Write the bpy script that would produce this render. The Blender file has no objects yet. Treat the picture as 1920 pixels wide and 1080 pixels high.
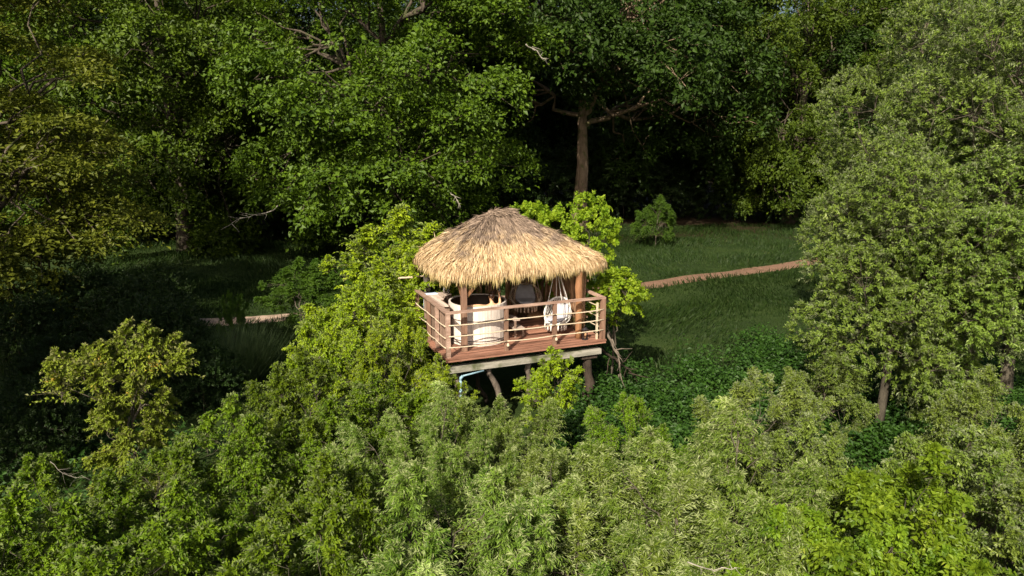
import bpy, math, random
import numpy as np
from mathutils import Vector, Matrix

# ------------------------------------------------------------------ camera, sky, sun, exposure
SC = bpy.context.scene
COL = SC.collection
CAM_H = 7.7
PITCH = 12.5
cam_data = bpy.data.cameras.new('camera')
cam_data.sensor_width = 36.0
cam_data.lens = 36.0 * 1387.0 / 1920.0
cam_data.clip_start = 0.1
cam_data.clip_end = 2000.0
cam = bpy.data.objects.new('camera', cam_data)
COL.objects.link(cam)
cam.location = (0, 0, CAM_H)
cam.rotation_euler = (math.radians(90 - PITCH), 0, 0)
SC.camera = cam

SUN_EL = math.radians(37.0)
SUN_H = Vector((-0.34, -0.94)).normalized()        # horizontal direction towards the sun
SUN_DIR = Vector((SUN_H.x * math.cos(SUN_EL), SUN_H.y * math.cos(SUN_EL), math.sin(SUN_EL)))
world = bpy.data.worlds.new('World')
SC.world = world
world.use_nodes = True
wn = world.node_tree
for n in list(wn.nodes):
    wn.nodes.remove(n)
sky = wn.nodes.new('ShaderNodeTexSky')
sky.sky_type = 'NISHITA'
sky.sun_disc = False
sky.sun_elevation = SUN_EL
sky.sun_rotation = math.atan2(SUN_H.x, SUN_H.y)
sky.air_density = 1.0
sky.dust_density = 6.0
bg = wn.nodes.new('ShaderNodeBackground')
bg.inputs['Strength'].default_value = 0.065
wo = wn.nodes.new('ShaderNodeOutputWorld')
wn.links.new(sky.outputs[0], bg.inputs[0])
wn.links.new(bg.outputs[0], wo.inputs[0])

sun_data = bpy.data.lights.new('sun', 'SUN')
sun_data.energy = 4.4
sun_data.angle = math.radians(0.5)
sun_data.color = (1.0, 0.90, 0.74)
sun = bpy.data.objects.new('sun', sun_data)
COL.objects.link(sun)
sun.location = (-20, -40, 40)
sun.rotation_euler = SUN_DIR.to_track_quat('Z', 'Y').to_euler()

SC.view_settings.view_transform = 'Standard'
SC.view_settings.look = 'None'
SC.view_settings.exposure = 0.95
SC.view_settings.gamma = 1.0
SC.view_settings.use_curve_mapping = False
SC.render.engine = 'CYCLES'
SC.cycles.max_bounces = 6
SC.cycles.diffuse_bounces = 3
SC.cycles.glossy_bounces = 2
SC.cycles.transmission_bounces = 4
SC.cycles.transparent_max_bounces = 4
SC.cycles.use_denoising = True

# ------------------------------------------------------------------ helpers
def pt(px, py, Y):
    """World point on the sight line of photo pixel (1920x1080) at world depth Y (used to measure placements)."""
    p = math.radians(PITCH)
    r = (py - 540) / 1387.0
    d = Vector(((px - 960) / 1387.0, math.cos(p) - r * math.sin(p), -math.sin(p) - r * math.cos(p)))
    t = Y / d.y
    return Vector((d.x * t, Y, CAM_H + d.z * t))

def gx(px, Y):
    """x of a trunk foot that stands at depth Y below photo column px."""
    p = math.radians(PITCH)
    depth = Y * math.cos(p) + (CAM_H - 1.5) * math.sin(p)
    return (px - 960) / 1387.0 * depth

def empty(name, loc=(0, 0, 0), rz=0.0, label=None, cat=None, group=None, scale=1.0):
    o = bpy.data.objects.new(name, None)
    COL.objects.link(o)
    o.location = loc
    o.rotation_euler = (0, 0, rz)
    o.scale = (scale, scale, scale)
    tag(o, label, cat, group)
    return o

def tag(o, label=None, cat=None, group=None, kind=None):
    if label: o['label'] = label
    if cat: o['category'] = cat
    if group: o['group'] = group
    if kind: o['kind'] = kind
    return o

def add_obj(name, mesh, mat=None, parent=None, loc=None, rot=None):
    o = bpy.data.objects.new(name, mesh)
    COL.objects.link(o)
    if parent is not None: o.parent = parent
    if loc is not None: o.location = loc
    if rot is not None: o.rotation_euler = rot
    if mat is not None:
        if len(mesh.materials) == 0: mesh.materials.append(mat)
    return o

def np_mesh(name, V, F, smooth=False):
    """V (n,3); F (m,k) all faces with the same corner count."""
    V = np.ascontiguousarray(V, dtype=np.float32); F = np.ascontiguousarray(F, dtype=np.int32)
    me = bpy.data.meshes.new(name)
    m, k = F.shape
    me.vertices.add(len(V)); me.vertices.foreach_set('co', V.ravel())
    me.loops.add(m * k); me.loops.foreach_set('vertex_index', F.ravel())
    me.polygons.add(m)
    me.polygons.foreach_set('loop_start', np.arange(0, m * k, k, dtype=np.int32))
    me.polygons.foreach_set('use_smooth', np.full(m, bool(smooth)))
    me.update(calc_edges=True)
    return me

class MB:
    """Mesh collector made of quads."""
    def __init__(self):
        self.V = []; self.F = []; self.n = 0
    def raw(self, V, F):
        V = np.asarray(V, float); F = np.asarray(F, int)
        self.V.append(V); self.F.append(F + self.n); self.n += len(V)
    def box(self, c, s, R=None, taper=1.0):
        x, y, z = s[0] / 2, s[1] / 2, s[2] / 2
        t = taper
        V = np.array([(-x, -y, -z), (x, -y, -z), (x, y, -z), (-x, y, -z), (-x*t, -y*t, z), (x*t, -y*t, z), (x*t, y*t, z), (-x*t, y*t, z)])
        if R is not None: V = V @ np.array(R).T
        self.raw(V + np.array(c), [(0, 3, 2, 1), (4, 5, 6, 7), (0, 1, 5, 4), (1, 2, 6, 5), (2, 3, 7, 6), (3, 0, 4, 7)])
        return self
    def bar(self, a, b, w, h=None, taper=1.0, up=(0, 0, 1)):
        """square bar from a to b"""
        h = h or w
        a = Vector(a); b = Vector(b); z = (b - a); L = z.length; z.normalize()
        u = Vector(up)
        if abs(z.dot(u)) > 0.98: u = Vector((0, 1, 0))
        x = u.cross(z).normalized(); y = z.cross(x)
        R = np.array([[x.x, y.x, z.x], [x.y, y.y, z.y], [x.z, y.z, z.z]])
        return self.box((a + b) / 2, (w, h, L), R, taper)
    def tube(self, P, r, sides=8, cap=True):
        V, F = tube_np(np.asarray(P, float), np.broadcast_to(np.asarray(r, float), (len(P),)), sides, cap)
        self.raw(V, F); return self
    def lathe(self, prof, c=(0, 0, 0), sides=20):
        prof = np.asarray(prof, float); k = len(prof)
        a = np.linspace(0, 2 * np.pi, sides, endpoint=False)
        V = np.zeros((k, sides, 3))
        V[:, :, 0] = prof[:, 0:1] * np.cos(a); V[:, :, 1] = prof[:, 0:1] * np.sin(a); V[:, :, 2] = prof[:, 1:2]
        F = []
        for i in range(k - 1):
            for j in range(sides):
                j2 = (j + 1) % sides
                F.append((i * sides + j, i * sides + j2, (i + 1) * sides + j2, (i + 1) * sides + j))
        self.raw(V.reshape(-1, 3) + np.array(c), F); return self
    def mesh(self, name, smooth=False):
        return np_mesh(name, np.concatenate(self.V), np.concatenate(self.F), smooth)
    def build(self, name, mat, parent=None, smooth=False):
        return add_obj(name, self.mesh(name, smooth), mat, parent)

def tube_np(P, r, sides=6, cap=True):
    n = len(P)
    T = np.zeros_like(P); T[1:-1] = P[2:] - P[:-2]; T[0] = P[1] - P[0]; T[-1] = P[-1] - P[-2]
    T /= np.linalg.norm(T, axis=1, keepdims=True) + 1e-9
    ref = np.array([0, 0, 1.0]) if abs(T[0, 2]) < 0.9 else np.array([1.0, 0, 0])
    X = np.cross(ref, T[0]); X /= np.linalg.norm(X)
    V = np.zeros((n, sides, 3)); a = np.linspace(0, 2 * np.pi, sides, endpoint=False)
    for i in range(n):
        X = X - T[i] * X.dot(T[i]); X /= np.linalg.norm(X) + 1e-9
        Y = np.cross(T[i], X)
        V[i] = P[i] + r[i] * (np.cos(a)[:, None] * X + np.sin(a)[:, None] * Y)
    V = V.reshape(-1, 3)
    j = np.arange(sides); j2 = (j + 1) % sides
    F = np.concatenate([np.stack([i * sides + j, i * sides + j2, (i + 1) * sides + j2, (i + 1) * sides + j], 1) for i in range(n - 1)])
    if cap:
        V = np.concatenate([V, P[:1], P[-1:]])
        c0, c1 = n * sides, n * sides + 1
        jj = np.arange(0, sides, 2)
        F = np.concatenate([F, np.stack([np.full_like(jj, c0), (jj + 2) % sides, (jj + 1) % sides, jj], 1),
                            np.stack([np.full_like(jj, c1), (n - 1) * sides + jj, (n - 1) * sides + (jj + 1) % sides, (n - 1) * sides + (jj + 2) % sides], 1)]) if sides % 2 == 0 else F
    return V, F

def nrm(a):
    return a / (np.linalg.norm(a, axis=-1, keepdims=True) + 1e-9)

# ------------------------------------------------------------------ materials
def new_mat(name):
    m = bpy.data.materials.new(name); m.use_nodes = True
    nt = m.node_tree
    for n in list(nt.nodes): nt.nodes.remove(n)
    out = nt.nodes.new('ShaderNodeOutputMaterial')
    return m, nt, out

def leaf_mat(name, c1, c2, c3=None, trans=0.35, rough=0.55, spec=0.18, back=None, var=1.0):
    """leaf colour varies leaf by leaf between c1 and c2 (a few leaves c3); a paler underside when given"""
    m, nt, out = new_mat(name)
    N = nt.nodes.new; L = nt.links.new
    geo = N('ShaderNodeNewGeometry'); oi = N('ShaderNodeObjectInfo')
    tc = N('ShaderNodeTexCoord')
    ramp = N('ShaderNodeValToRGB')
    ramp.color_ramp.elements[0].color = (*c1, 1); ramp.color_ramp.elements[1].color = (*c2, 1)
    ramp.color_ramp.elements[1].position = 0.85 if c3 else 1.0
    if c3:
        e = ramp.color_ramp.elements.new(0.97); e.color = (*c3, 1)
    noise = N('ShaderNodeTexNoise'); noise.inputs['Scale'].default_value = 1.6; noise.inputs['Detail'].default_value = 3
    L(tc.outputs['Object'], noise.inputs['Vector'])
    mx = N('ShaderNodeMath'); mx.operation = 'MULTIPLY_ADD'; mx.inputs[1].default_value = 0.5
    sb = N('ShaderNodeMath'); sb.operation = 'MULTIPLY_ADD'; sb.inputs[1].default_value = 1.5; sb.inputs[2].default_value = -0.52
    L(noise.outputs['Fac'], sb.inputs[0]); L(geo.outputs['Random Per Island'], mx.inputs[0]); L(sb.outputs[0], mx.inputs[2])
    L(mx.outputs[0], ramp.inputs['Fac'])
    hsv = N('ShaderNodeHueSaturation')
    hv = N('ShaderNodeMapRange'); hv.inputs['To Min'].default_value = 0.5 - 0.006 * var; hv.inputs['To Max'].default_value = 0.5 + 0.006 * var
    L(oi.outputs['Random'], hv.inputs['Value']); L(hv.outputs[0], hsv.inputs['Hue'])
    vv = N('ShaderNodeMapRange'); vv.inputs['To Min'].default_value = 1 - 0.09 * var; vv.inputs['To Max'].default_value = 1 + 0.09 * var
    L(oi.outputs['Random'], vv.inputs['Value']); L(vv.outputs[0], hsv.inputs['Value'])
    L(ramp.outputs[0], hsv.inputs['Color'])
    col = hsv.outputs[0]
    if back:
        mb = N('ShaderNodeMix'); mb.data_type = 'RGBA'
        L(geo.outputs['Backfacing'], mb.inputs['Factor']); L(col, mb.inputs[6]); mb.inputs[7].default_value = (*back, 1)
        col = mb.outputs[2]
    p = N('ShaderNodeBsdfPrincipled'); p.inputs['Roughness'].default_value = rough; p.inputs['Specular IOR Level'].default_value = spec
    L(col, p.inputs['Base Color'])
    t = N('ShaderNodeBsdfTranslucent')
    tcx = N('ShaderNodeMix'); tcx.data_type = 'RGBA'; tcx.blend_type = 'MULTIPLY'; tcx.inputs['Factor'].default_value = 1.0
    tcx.inputs[7].default_value = (1.5, 1.6, 0.6, 1); L(col, tcx.inputs[6]); L(tcx.outputs[2], t.inputs['Color'])
    mix = N('ShaderNodeMixShader'); mix.inputs[0].default_value = trans
    L(p.outputs[0], mix.inputs[1]); L(t.outputs[0], mix.inputs[2]); L(mix.outputs[0], out.inputs['Surface'])
    return m

def wood_mat(name, c1, c2, scale=(3, 3, 30), rough=0.75, bump=0.3, moss=None, axis_obj=True, rnd=0.25):
    m, nt, out = new_mat(name)
    N = nt.nodes.new; L = nt.links.new
    tc = N('ShaderNodeTexCoord'); mp = N('ShaderNodeMapping'); mp.inputs['Scale'].default_value = scale
    oi = N('ShaderNodeObjectInfo')
    L(tc.outputs['Object'], mp.inputs['Vector'])
    add = N('ShaderNodeVectorMath'); add.operation = 'ADD'
    cm = N('ShaderNodeVectorMath'); cm.operation = 'SCALE'; cm.inputs[0].default_value = (37, 17, 51); L(oi.outputs['Random'], cm.inputs['Scale'])
    L(mp.outputs[0], add.inputs[0]); L(cm.outputs[0], add.inputs[1])
    n1 = N('ShaderNodeTexNoise'); n1.inputs['Scale'].default_value = 1.0; n1.inputs['Detail'].default_value = 6; n1.inputs['Roughness'].default_value = 0.65
    L(add.outputs[0], n1.inputs['Vector'])
    ramp = N('ShaderNodeValToRGB'); ramp.color_ramp.elements[0].position = 0.3; ramp.color_ramp.elements[1].position = 0.72
    ramp.color_ramp.elements[0].color = (*c1, 1); ramp.color_ramp.elements[1].color = (*c2, 1)
    L(n1.outputs['Fac'], ramp.inputs[0])
    hsv = N('ShaderNodeHueSaturation'); mr = N('ShaderNodeMapRange'); mr.inputs['To Min'].default_value = 1 - rnd; mr.inputs['To Max'].default_value = 1 + rnd
    L(oi.outputs['Random'], mr.inputs['Value']); L(mr.outputs[0], hsv.inputs['Value']); L(ramp.outputs[0], hsv.inputs['Color'])
    col = hsv.outputs[0]
    if moss:
        n2 = N('ShaderNodeTexNoise'); n2.inputs['Scale'].default_value = 2.2; n2.inputs['Detail'].default_value = 5
        L(tc.outputs['Object'], n2.inputs['Vector'])
        r2 = N('ShaderNodeValToRGB'); r2.color_ramp.elements[0].position = 0.52; r2.color_ramp.elements[1].position = 0.66
        L(n2.outputs['Fac'], r2.inputs[0])
        mm = N('ShaderNodeMix'); mm.data_type = 'RGBA'; L(r2.outputs[0], mm.inputs['Factor']); L(col, mm.inputs[6]); mm.inputs[7].default_value = (*moss, 1)
        col = mm.outputs[2]
    p = N('ShaderNodeBsdfPrincipled'); p.inputs['Roughness'].default_value = rough; p.inputs['Specular IOR Level'].default_value = 0.25
    L(col, p.inputs['Base Color'])
    b = N('ShaderNodeBump'); b.inputs['Strength'].default_value = bump; b.inputs['Distance'].default_value = 0.01
    L(n1.outputs['Fac'], b.inputs['Height']); L(b.outputs[0], p.inputs['Normal'])
    L(p.outputs[0], out.inputs['Surface'])
    return m

def plain_mat(name, c, rough=0.6, spec=0.3, noise=0.15, scale=12.0, metal=0.0):
    m, nt, out = new_mat(name)
    N = nt.nodes.new; L = nt.links.new
    tc = N('ShaderNodeTexCoord'); n1 = N('ShaderNodeTexNoise'); n1.inputs['Scale'].default_value = scale; n1.inputs['Detail'].default_value = 4
    L(tc.outputs['Object'], n1.inputs['Vector'])
    hsv = N('ShaderNodeHueSaturation'); hsv.inputs['Color'].default_value = (*c, 1)
    mr = N('ShaderNodeMapRange'); mr.inputs['To Min'].default_value = 1 - noise * 2; mr.inputs['To Max'].default_value = 1 + noise * 2
    L(n1.outputs['Fac'], mr.inputs['Value']); L(mr.outputs[0], hsv.inputs['Value'])
    p = N('ShaderNodeBsdfPrincipled'); p.inputs['Roughness'].default_value = rough; p.inputs['Specular IOR Level'].default_value = spec; p.inputs['Metallic'].default_value = metal
    L(hsv.outputs[0], p.inputs['Base Color']); L(p.outputs[0], out.inputs['Surface'])
    return m

M = {}
M['oak'] = leaf_mat('oak leaves', (0.02, 0.047, 0.002), (0.09, 0.15, 0.005), trans=0.16, spec=0.25)
M['oak_dark'] = leaf_mat('dark oak leaves', (0.01, 0.026, 0.003), (0.036, 0.072, 0.006), trans=0.16, spec=0.2)
M['oak_olive'] = leaf_mat('olive oak leaves', (0.022, 0.046, 0.003), (0.072, 0.112, 0.006), trans=0.16, spec=0.2)
M['hornbeam'] = leaf_mat('hornbeam leaves', (0.042, 0.06, 0.005), (0.13, 0.145, 0.011), trans=0.16, spec=0.2)
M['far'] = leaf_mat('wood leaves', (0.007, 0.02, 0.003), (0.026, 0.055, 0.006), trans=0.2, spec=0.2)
M['maple'] = leaf_mat('maple leaves', (0.12, 0.22, 0.010), (0.26, 0.34, 0.018), trans=0.35, spec=0.25)
M['sallow'] = leaf_mat('sallow leaves', (0.026, 0.068, 0.002), (0.125, 0.205, 0.007), (0.26, 0.33, 0.05), trans=0.2, back=(0.14, 0.18, 0.06), var=2.4)
M['sallow_lime'] = leaf_mat('lime sallow leaves', (0.075, 0.14, 0.003), (0.25, 0.335, 0.01), (0.36, 0.42, 0.06), trans=0.2, back=(0.18, 0.23, 0.06))
M['willow'] = leaf_mat('willow leaves', (0.03, 0.064, 0.003), (0.16, 0.228, 0.03), (0.36, 0.42, 0.16), trans=0.2, rough=0.5, spec=0.25, back=(0.27, 0.32, 0.13), var=2.4)
M['tall_willow'] = leaf_mat('tall willow leaves', (0.038, 0.074, 0.005), (0.158, 0.222, 0.034), (0.3, 0.36, 0.13), trans=0.2, rough=0.5, spec=0.25, back=(0.16, 0.195, 0.09), var=1.5)
M['red_tip'] = leaf_mat('sapling leaves with red tips', (0.065, 0.098, 0.007), (0.19, 0.235, 0.02), (0.32, 0.21, 0.03), trans=0.2, back=(0.17, 0.18, 0.06))
M['bright'] = leaf_mat('bright bush leaves', (0.04, 0.09, 0.004), (0.155, 0.235, 0.012), (0.28, 0.34, 0.05), trans=0.2, rough=0.5, spec=0.25, var=2.4)
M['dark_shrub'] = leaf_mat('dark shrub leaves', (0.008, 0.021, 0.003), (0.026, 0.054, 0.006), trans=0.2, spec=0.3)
M['mid_shrub'] = leaf_mat('shrub leaves', (0.025, 0.068, 0.005), (0.085, 0.165, 0.01), trans=0.3, spec=0.3)
M['cover'] = leaf_mat('ground cover leaves', (0.014, 0.045, 0.006), (0.042, 0.105, 0.01), trans=0.25, spec=0.3)
M['grass'] = leaf_mat('grass blades', (0.01, 0.024, 0.005), (0.028, 0.052, 0.01), (0.06, 0.07, 0.025), trans=0.25, spec=0.15)
M['reed'] = leaf_mat('reed blades', (0.05, 0.09, 0.03), (0.11, 0.16, 0.07), trans=0.25, spec=0.2)
M['bark'] = wood_mat('oak bark', (0.030, 0.023, 0.017), (0.13, 0.105, 0.080), scale=(4, 4, 1.2), rough=0.95, bump=0.8, moss=(0.06, 0.07, 0.025))
M['bark_warm'] = wood_mat('warm oak bark', (0.07, 0.048, 0.032), (0.27, 0.20, 0.135), scale=(4, 4, 1.2), rough=0.95, bump=0.8, moss=(0.10, 0.10, 0.04))
M['bark_grey'] = wood_mat('willow bark', (0.030, 0.025, 0.018), (0.11, 0.095, 0.07), scale=(8, 8, 2), rough=0.9, bump=0.6)
M['dead_dark'] = wood_mat('brown dead wood', (0.05, 0.04, 0.03), (0.17, 0.14, 0.11), scale=(8, 8, 8), rough=0.9, bump=0.5)
M['bark_pale'] = wood_mat('bleached dead wood', (0.13, 0.12, 0.095), (0.34, 0.31, 0.26), scale=(8, 8, 8), rough=0.9, bump=0.5)
M['deck'] = wood_mat('red stained deck boards', (0.165, 0.075, 0.047), (0.39, 0.20, 0.138), scale=(1.6, 14, 14), rough=0.7, bump=0.4, rnd=0.38)
M['rail'] = wood_mat('reddish handrail', (0.20, 0.115, 0.080), (0.54, 0.38, 0.30), scale=(2, 12, 12), rough=0.75, bump=0.5)
M['post'] = wood_mat('brown stained post', (0.11, 0.060, 0.040), (0.27, 0.165, 0.115), scale=(14, 14, 2), rough=0.7, rnd=0.12)
M['post_orange'] = wood_mat('orange timber', (0.14, 0.066, 0.034), (0.34, 0.175, 0.085), scale=(10, 10, 2), rough=0.6, rnd=0.1)
M['post_grey'] = wood_mat('grey weathered post', (0.08, 0.065, 0.055), (0.20, 0.17, 0.145), scale=(14, 14, 2), rough=0.85)
M['beam_grey'] = wood_mat('grey weathered beam', (0.13, 0.125, 0.10), (0.34, 0.32, 0.27), scale=(2, 14, 14), rough=0.9, bump=0.5, moss=(0.09, 0.10, 0.05))
M['stilt'] = wood_mat('dark log stilt', (0.020, 0.014, 0.010), (0.075, 0.055, 0.040), scale=(10, 10, 2), rough=0.9, bump=0.6)
M['log'] = wood_mat('weathered brace log', (0.07, 0.055, 0.042), (0.24, 0.20, 0.16), scale=(10, 10, 2), rough=0.9, bump=0.6)
M['pole'] = wood_mat('rough wall pole', (0.22, 0.115, 0.066), (0.56, 0.36, 0.22), scale=(14, 14, 2.2), rough=0.85, bump=0.5, moss=(0.10, 0.105, 0.028), rnd=0.4)
M['stave'] = wood_mat('pale bleached tub stave', (0.48, 0.41, 0.36), (0.78, 0.71, 0.65), scale=(20, 20, 2), rough=0.7, bump=0.2, rnd=0.1)
M['stave_in'] = wood_mat('dark wet tub boards', (0.018, 0.012, 0.009), (0.055, 0.030, 0.018), scale=(12, 12, 2), rough=0.4)
M['box'] = wood_mat('weathered box boards', (0.13, 0.085, 0.06), (0.30, 0.21, 0.16), scale=(14, 14, 2), rough=0.8)
M['boxtop'] = wood_mat('pale lid boards', (0.35, 0.27, 0.22), (0.58, 0.47, 0.40), scale=(14, 2, 14), rough=0.7)
M['rope'] = plain_mat('cream rope', (0.52, 0.43, 0.31), 0.9, 0.1, 0.2, 60)
M['hoop'] = plain_mat('dull steel hoop', (0.13, 0.11, 0.10), 0.55, 0.5, 0.2, 20, 0.6)
M['white_rope'] = plain_mat('white macrame cotton', (0.72, 0.70, 0.66), 0.95, 0.1, 0.1, 40)
M['wicker'] = plain_mat('beige rope ring', (0.52, 0.42, 0.32), 0.9, 0.1, 0.2, 40)
M['cushion'] = plain_mat('grey cushion cloth', (0.40, 0.40, 0.44), 0.95, 0.05, 0.15, 8)
M['cushion_pale'] = plain_mat('pale grey cushion cloth', (0.40, 0.40, 0.45), 0.95, 0.05, 0.12, 8)
M['pouf'] = plain_mat('tan pouf cloth', (0.42, 0.25, 0.13), 0.9, 0.1, 0.15, 20)
M['towel'] = plain_mat('pale blue towel', (0.52, 0.64, 0.80), 0.95, 0.05, 0.05, 14)
M['pot'] = plain_mat('black pot', (0.018, 0.016, 0.018), 0.4, 0.4, 0.2, 10)
M['pipe'] = plain_mat('pale blue plastic pipe', (0.22, 0.35, 0.42), 0.4, 0.4, 0.08, 8)
M['skin'] = plain_mat('tanned skin', (0.62, 0.36, 0.21), 0.5, 0.35, 0.05, 10)
M['hair'] = plain_mat('dark brown hair', (0.035, 0.014, 0.008), 0.45, 0.4, 0.3, 60)
M['swim'] = plain_mat('black swimsuit', (0.01, 0.01, 0.012), 0.6, 0.3, 0.1, 20)
M['metal'] = plain_mat('brushed steel', (0.5, 0.5, 0.5), 0.3, 0.5, 0.05, 20, 1.0)

def glass_mat(name, c, rough=0.02, alpha=0.0):
    m, nt, out = new_mat(name)
    N = nt.nodes.new
    tc = N('ShaderNodeTexCoord'); n1 = N('ShaderNodeTexNoise'); n1.inputs['Scale'].default_value = 6
    nt.links.new(tc.outputs['Object'], n1.inputs['Vector'])
    p = N('ShaderNodeBsdfPrincipled'); p.inputs['Base Color'].default_value = (*c, 1); p.inputs['Roughness'].default_value = rough
    p.inputs['Transmission Weight'].default_value = 0.9; p.inputs['IOR'].default_value = 1.33
    b = N('ShaderNodeBump'); b.inputs['Strength'].default_value = 0.15; nt.links.new(n1.outputs['Fac'], b.inputs['Height']); nt.links.new(b.outputs[0], p.inputs['Normal'])
    nt.links.new(p.outputs[0], out.inputs['Surface'])
    return m
M['water'] = glass_mat('tub water', (0.35, 0.45, 0.42))
M['glass'] = glass_mat('clear drinking glass', (0.95, 0.97, 0.97))

def thatch_mat():
    m, nt, out = new_mat('straw thatch')
    N = nt.nodes.new; L = nt.links.new
    geo = N('ShaderNodeNewGeometry'); tc = N('ShaderNodeTexCoord'); sep = N('ShaderNodeSeparateXYZ')
    L(tc.outputs['Object'], sep.inputs[0])
    r1 = N('ShaderNodeValToRGB'); r1.color_ramp.elements[0].color = (0.20, 0.115, 0.055, 1); r1.color_ramp.elements[1].color = (0.72, 0.57, 0.36, 1)
    e = r1.color_ramp.elements.new(0.35); e.color = (0.47, 0.33, 0.175, 1)
    r2 = N('ShaderNodeValToRGB'); r2.color_ramp.elements[0].color = (0.085, 0.060, 0.045, 1); r2.color_ramp.elements[1].color = (0.36, 0.27, 0.20, 1)
    L(geo.outputs['Random Per Island'], r1.inputs[0]); L(geo.outputs['Random Per Island'], r2.inputs[0])
    # older grey weathered thatch towards the ridge, ragged limit
    n1 = N('ShaderNodeTexNoise'); n1.inputs['Scale'].default_value = 2.6; n1.inputs['Detail'].default_value = 4
    L(tc.outputs['Object'], n1.inputs['Vector'])
    ma = N('ShaderNodeMath'); ma.operation = 'MULTIPLY_ADD'; ma.inputs[1].default_value = 1.5; L(n1.outputs['Fac'], ma.inputs[0]); L(sep.outputs['Z'], ma.inputs[2])
    mr = N('ShaderNodeMapRange'); mr.inputs['From Min'].default_value = 3.14; mr.inputs['From Max'].default_value = 3.60
    L(ma.outputs[0], mr.inputs['Value'])
    mx = N('ShaderNodeMix'); mx.data_type = 'RGBA'; L(mr.outputs[0], mx.inputs['Factor']); L(r1.outputs[0], mx.inputs[6]); L(r2.outputs[0], mx.inputs[7])
    # mossy green-yellow tips low on the fringe
    mg = N('ShaderNodeMapRange'); mg.inputs['From Min'].default_value = 1.92; mg.inputs['From Max'].default_value = 1.70
    L(sep.outputs['Z'], mg.inputs['Value'])
    n2 = N('ShaderNodeTexNoise'); n2.inputs['Scale'].default_value = 5; L(tc.outputs['Object'], n2.inputs['Vector'])
    mm = N('ShaderNodeMath'); mm.operation = 'MULTIPLY'; L(mg.outputs[0], mm.inputs[0]); L(n2.outputs['Fac'], mm.inputs[1])
    mx2 = N('ShaderNodeMix'); mx2.data_type = 'RGBA'; L(mm.outputs[0], mx2.inputs['Factor']); L(mx.outputs[2], mx2.inputs[6]); mx2.inputs[7].default_value = (0.30, 0.27, 0.05, 1)
    p = N('ShaderNodeBsdfPrincipled'); p.inputs['Roughness'].default_value = 0.7; p.inputs['Specular IOR Level'].default_value = 0.25
    L(mx2.outputs[2], p.inputs['Base Color'])
    t = N('ShaderNodeBsdfTranslucent'); L(mx2.outputs[2], t.inputs['Color'])
    ms = N('ShaderNodeMixShader'); ms.inputs[0].default_value = 0.15
    L(p.outputs[0], ms.inputs[1]); L(t.outputs[0], ms.inputs[2]); L(ms.outputs[0], out.inputs['Surface'])
    return m
M['thatch'] = thatch_mat()

# ------------------------------------------------------------------ setting: ground, path
def ground_h(x, y):
    x = np.asarray(x, float); y = np.asarray(y, float)
    h = 0.07 * np.sin(x * 0.21 + 1.3) * np.cos(y * 0.17 + 0.4) + 0.03 * np.sin(x * 0.53 + y * 0.41)
    return h

PATH = np.array([(-60, 22), (-40, 25.5), (-26, 27.6), (-17, 28.4), (-11, 28.9), (-8.8, 29.5), (-4, 30.9), (0.5, 32.4), (5.5, 34.7), (10.9, 37.9), (16.5, 41.4), (24, 45.5), (36, 51), (60, 60)], float)
def resample(P, n):
    d = np.r_[0, np.cumsum(np.linalg.norm(np.diff(P, axis=0), axis=1))]
    t = np.linspace(0, d[-1], n)
    Q = np.stack([np.interp(t, d, P[:, i]) for i in range(P.shape[1])], 1)
    k = np.ones(7) / 7
    for _ in range(2):
        R = Q.copy()
        for i in range(Q.shape[1]):
            R[3:-3, i] = np.convolve(Q[:, i], k, 'valid')
        Q = R
    return Q
PATHR = resample(PATH, 320)
def path_dist(x, y):
    x = np.asarray(x); y = np.asarray(y)
    out = np.full(x.shape, 1e9)
    for q in PATHR[::2]:
        out = np.minimum(out, np.hypot(x - q[0], y - q[1]))
    return out

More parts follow.
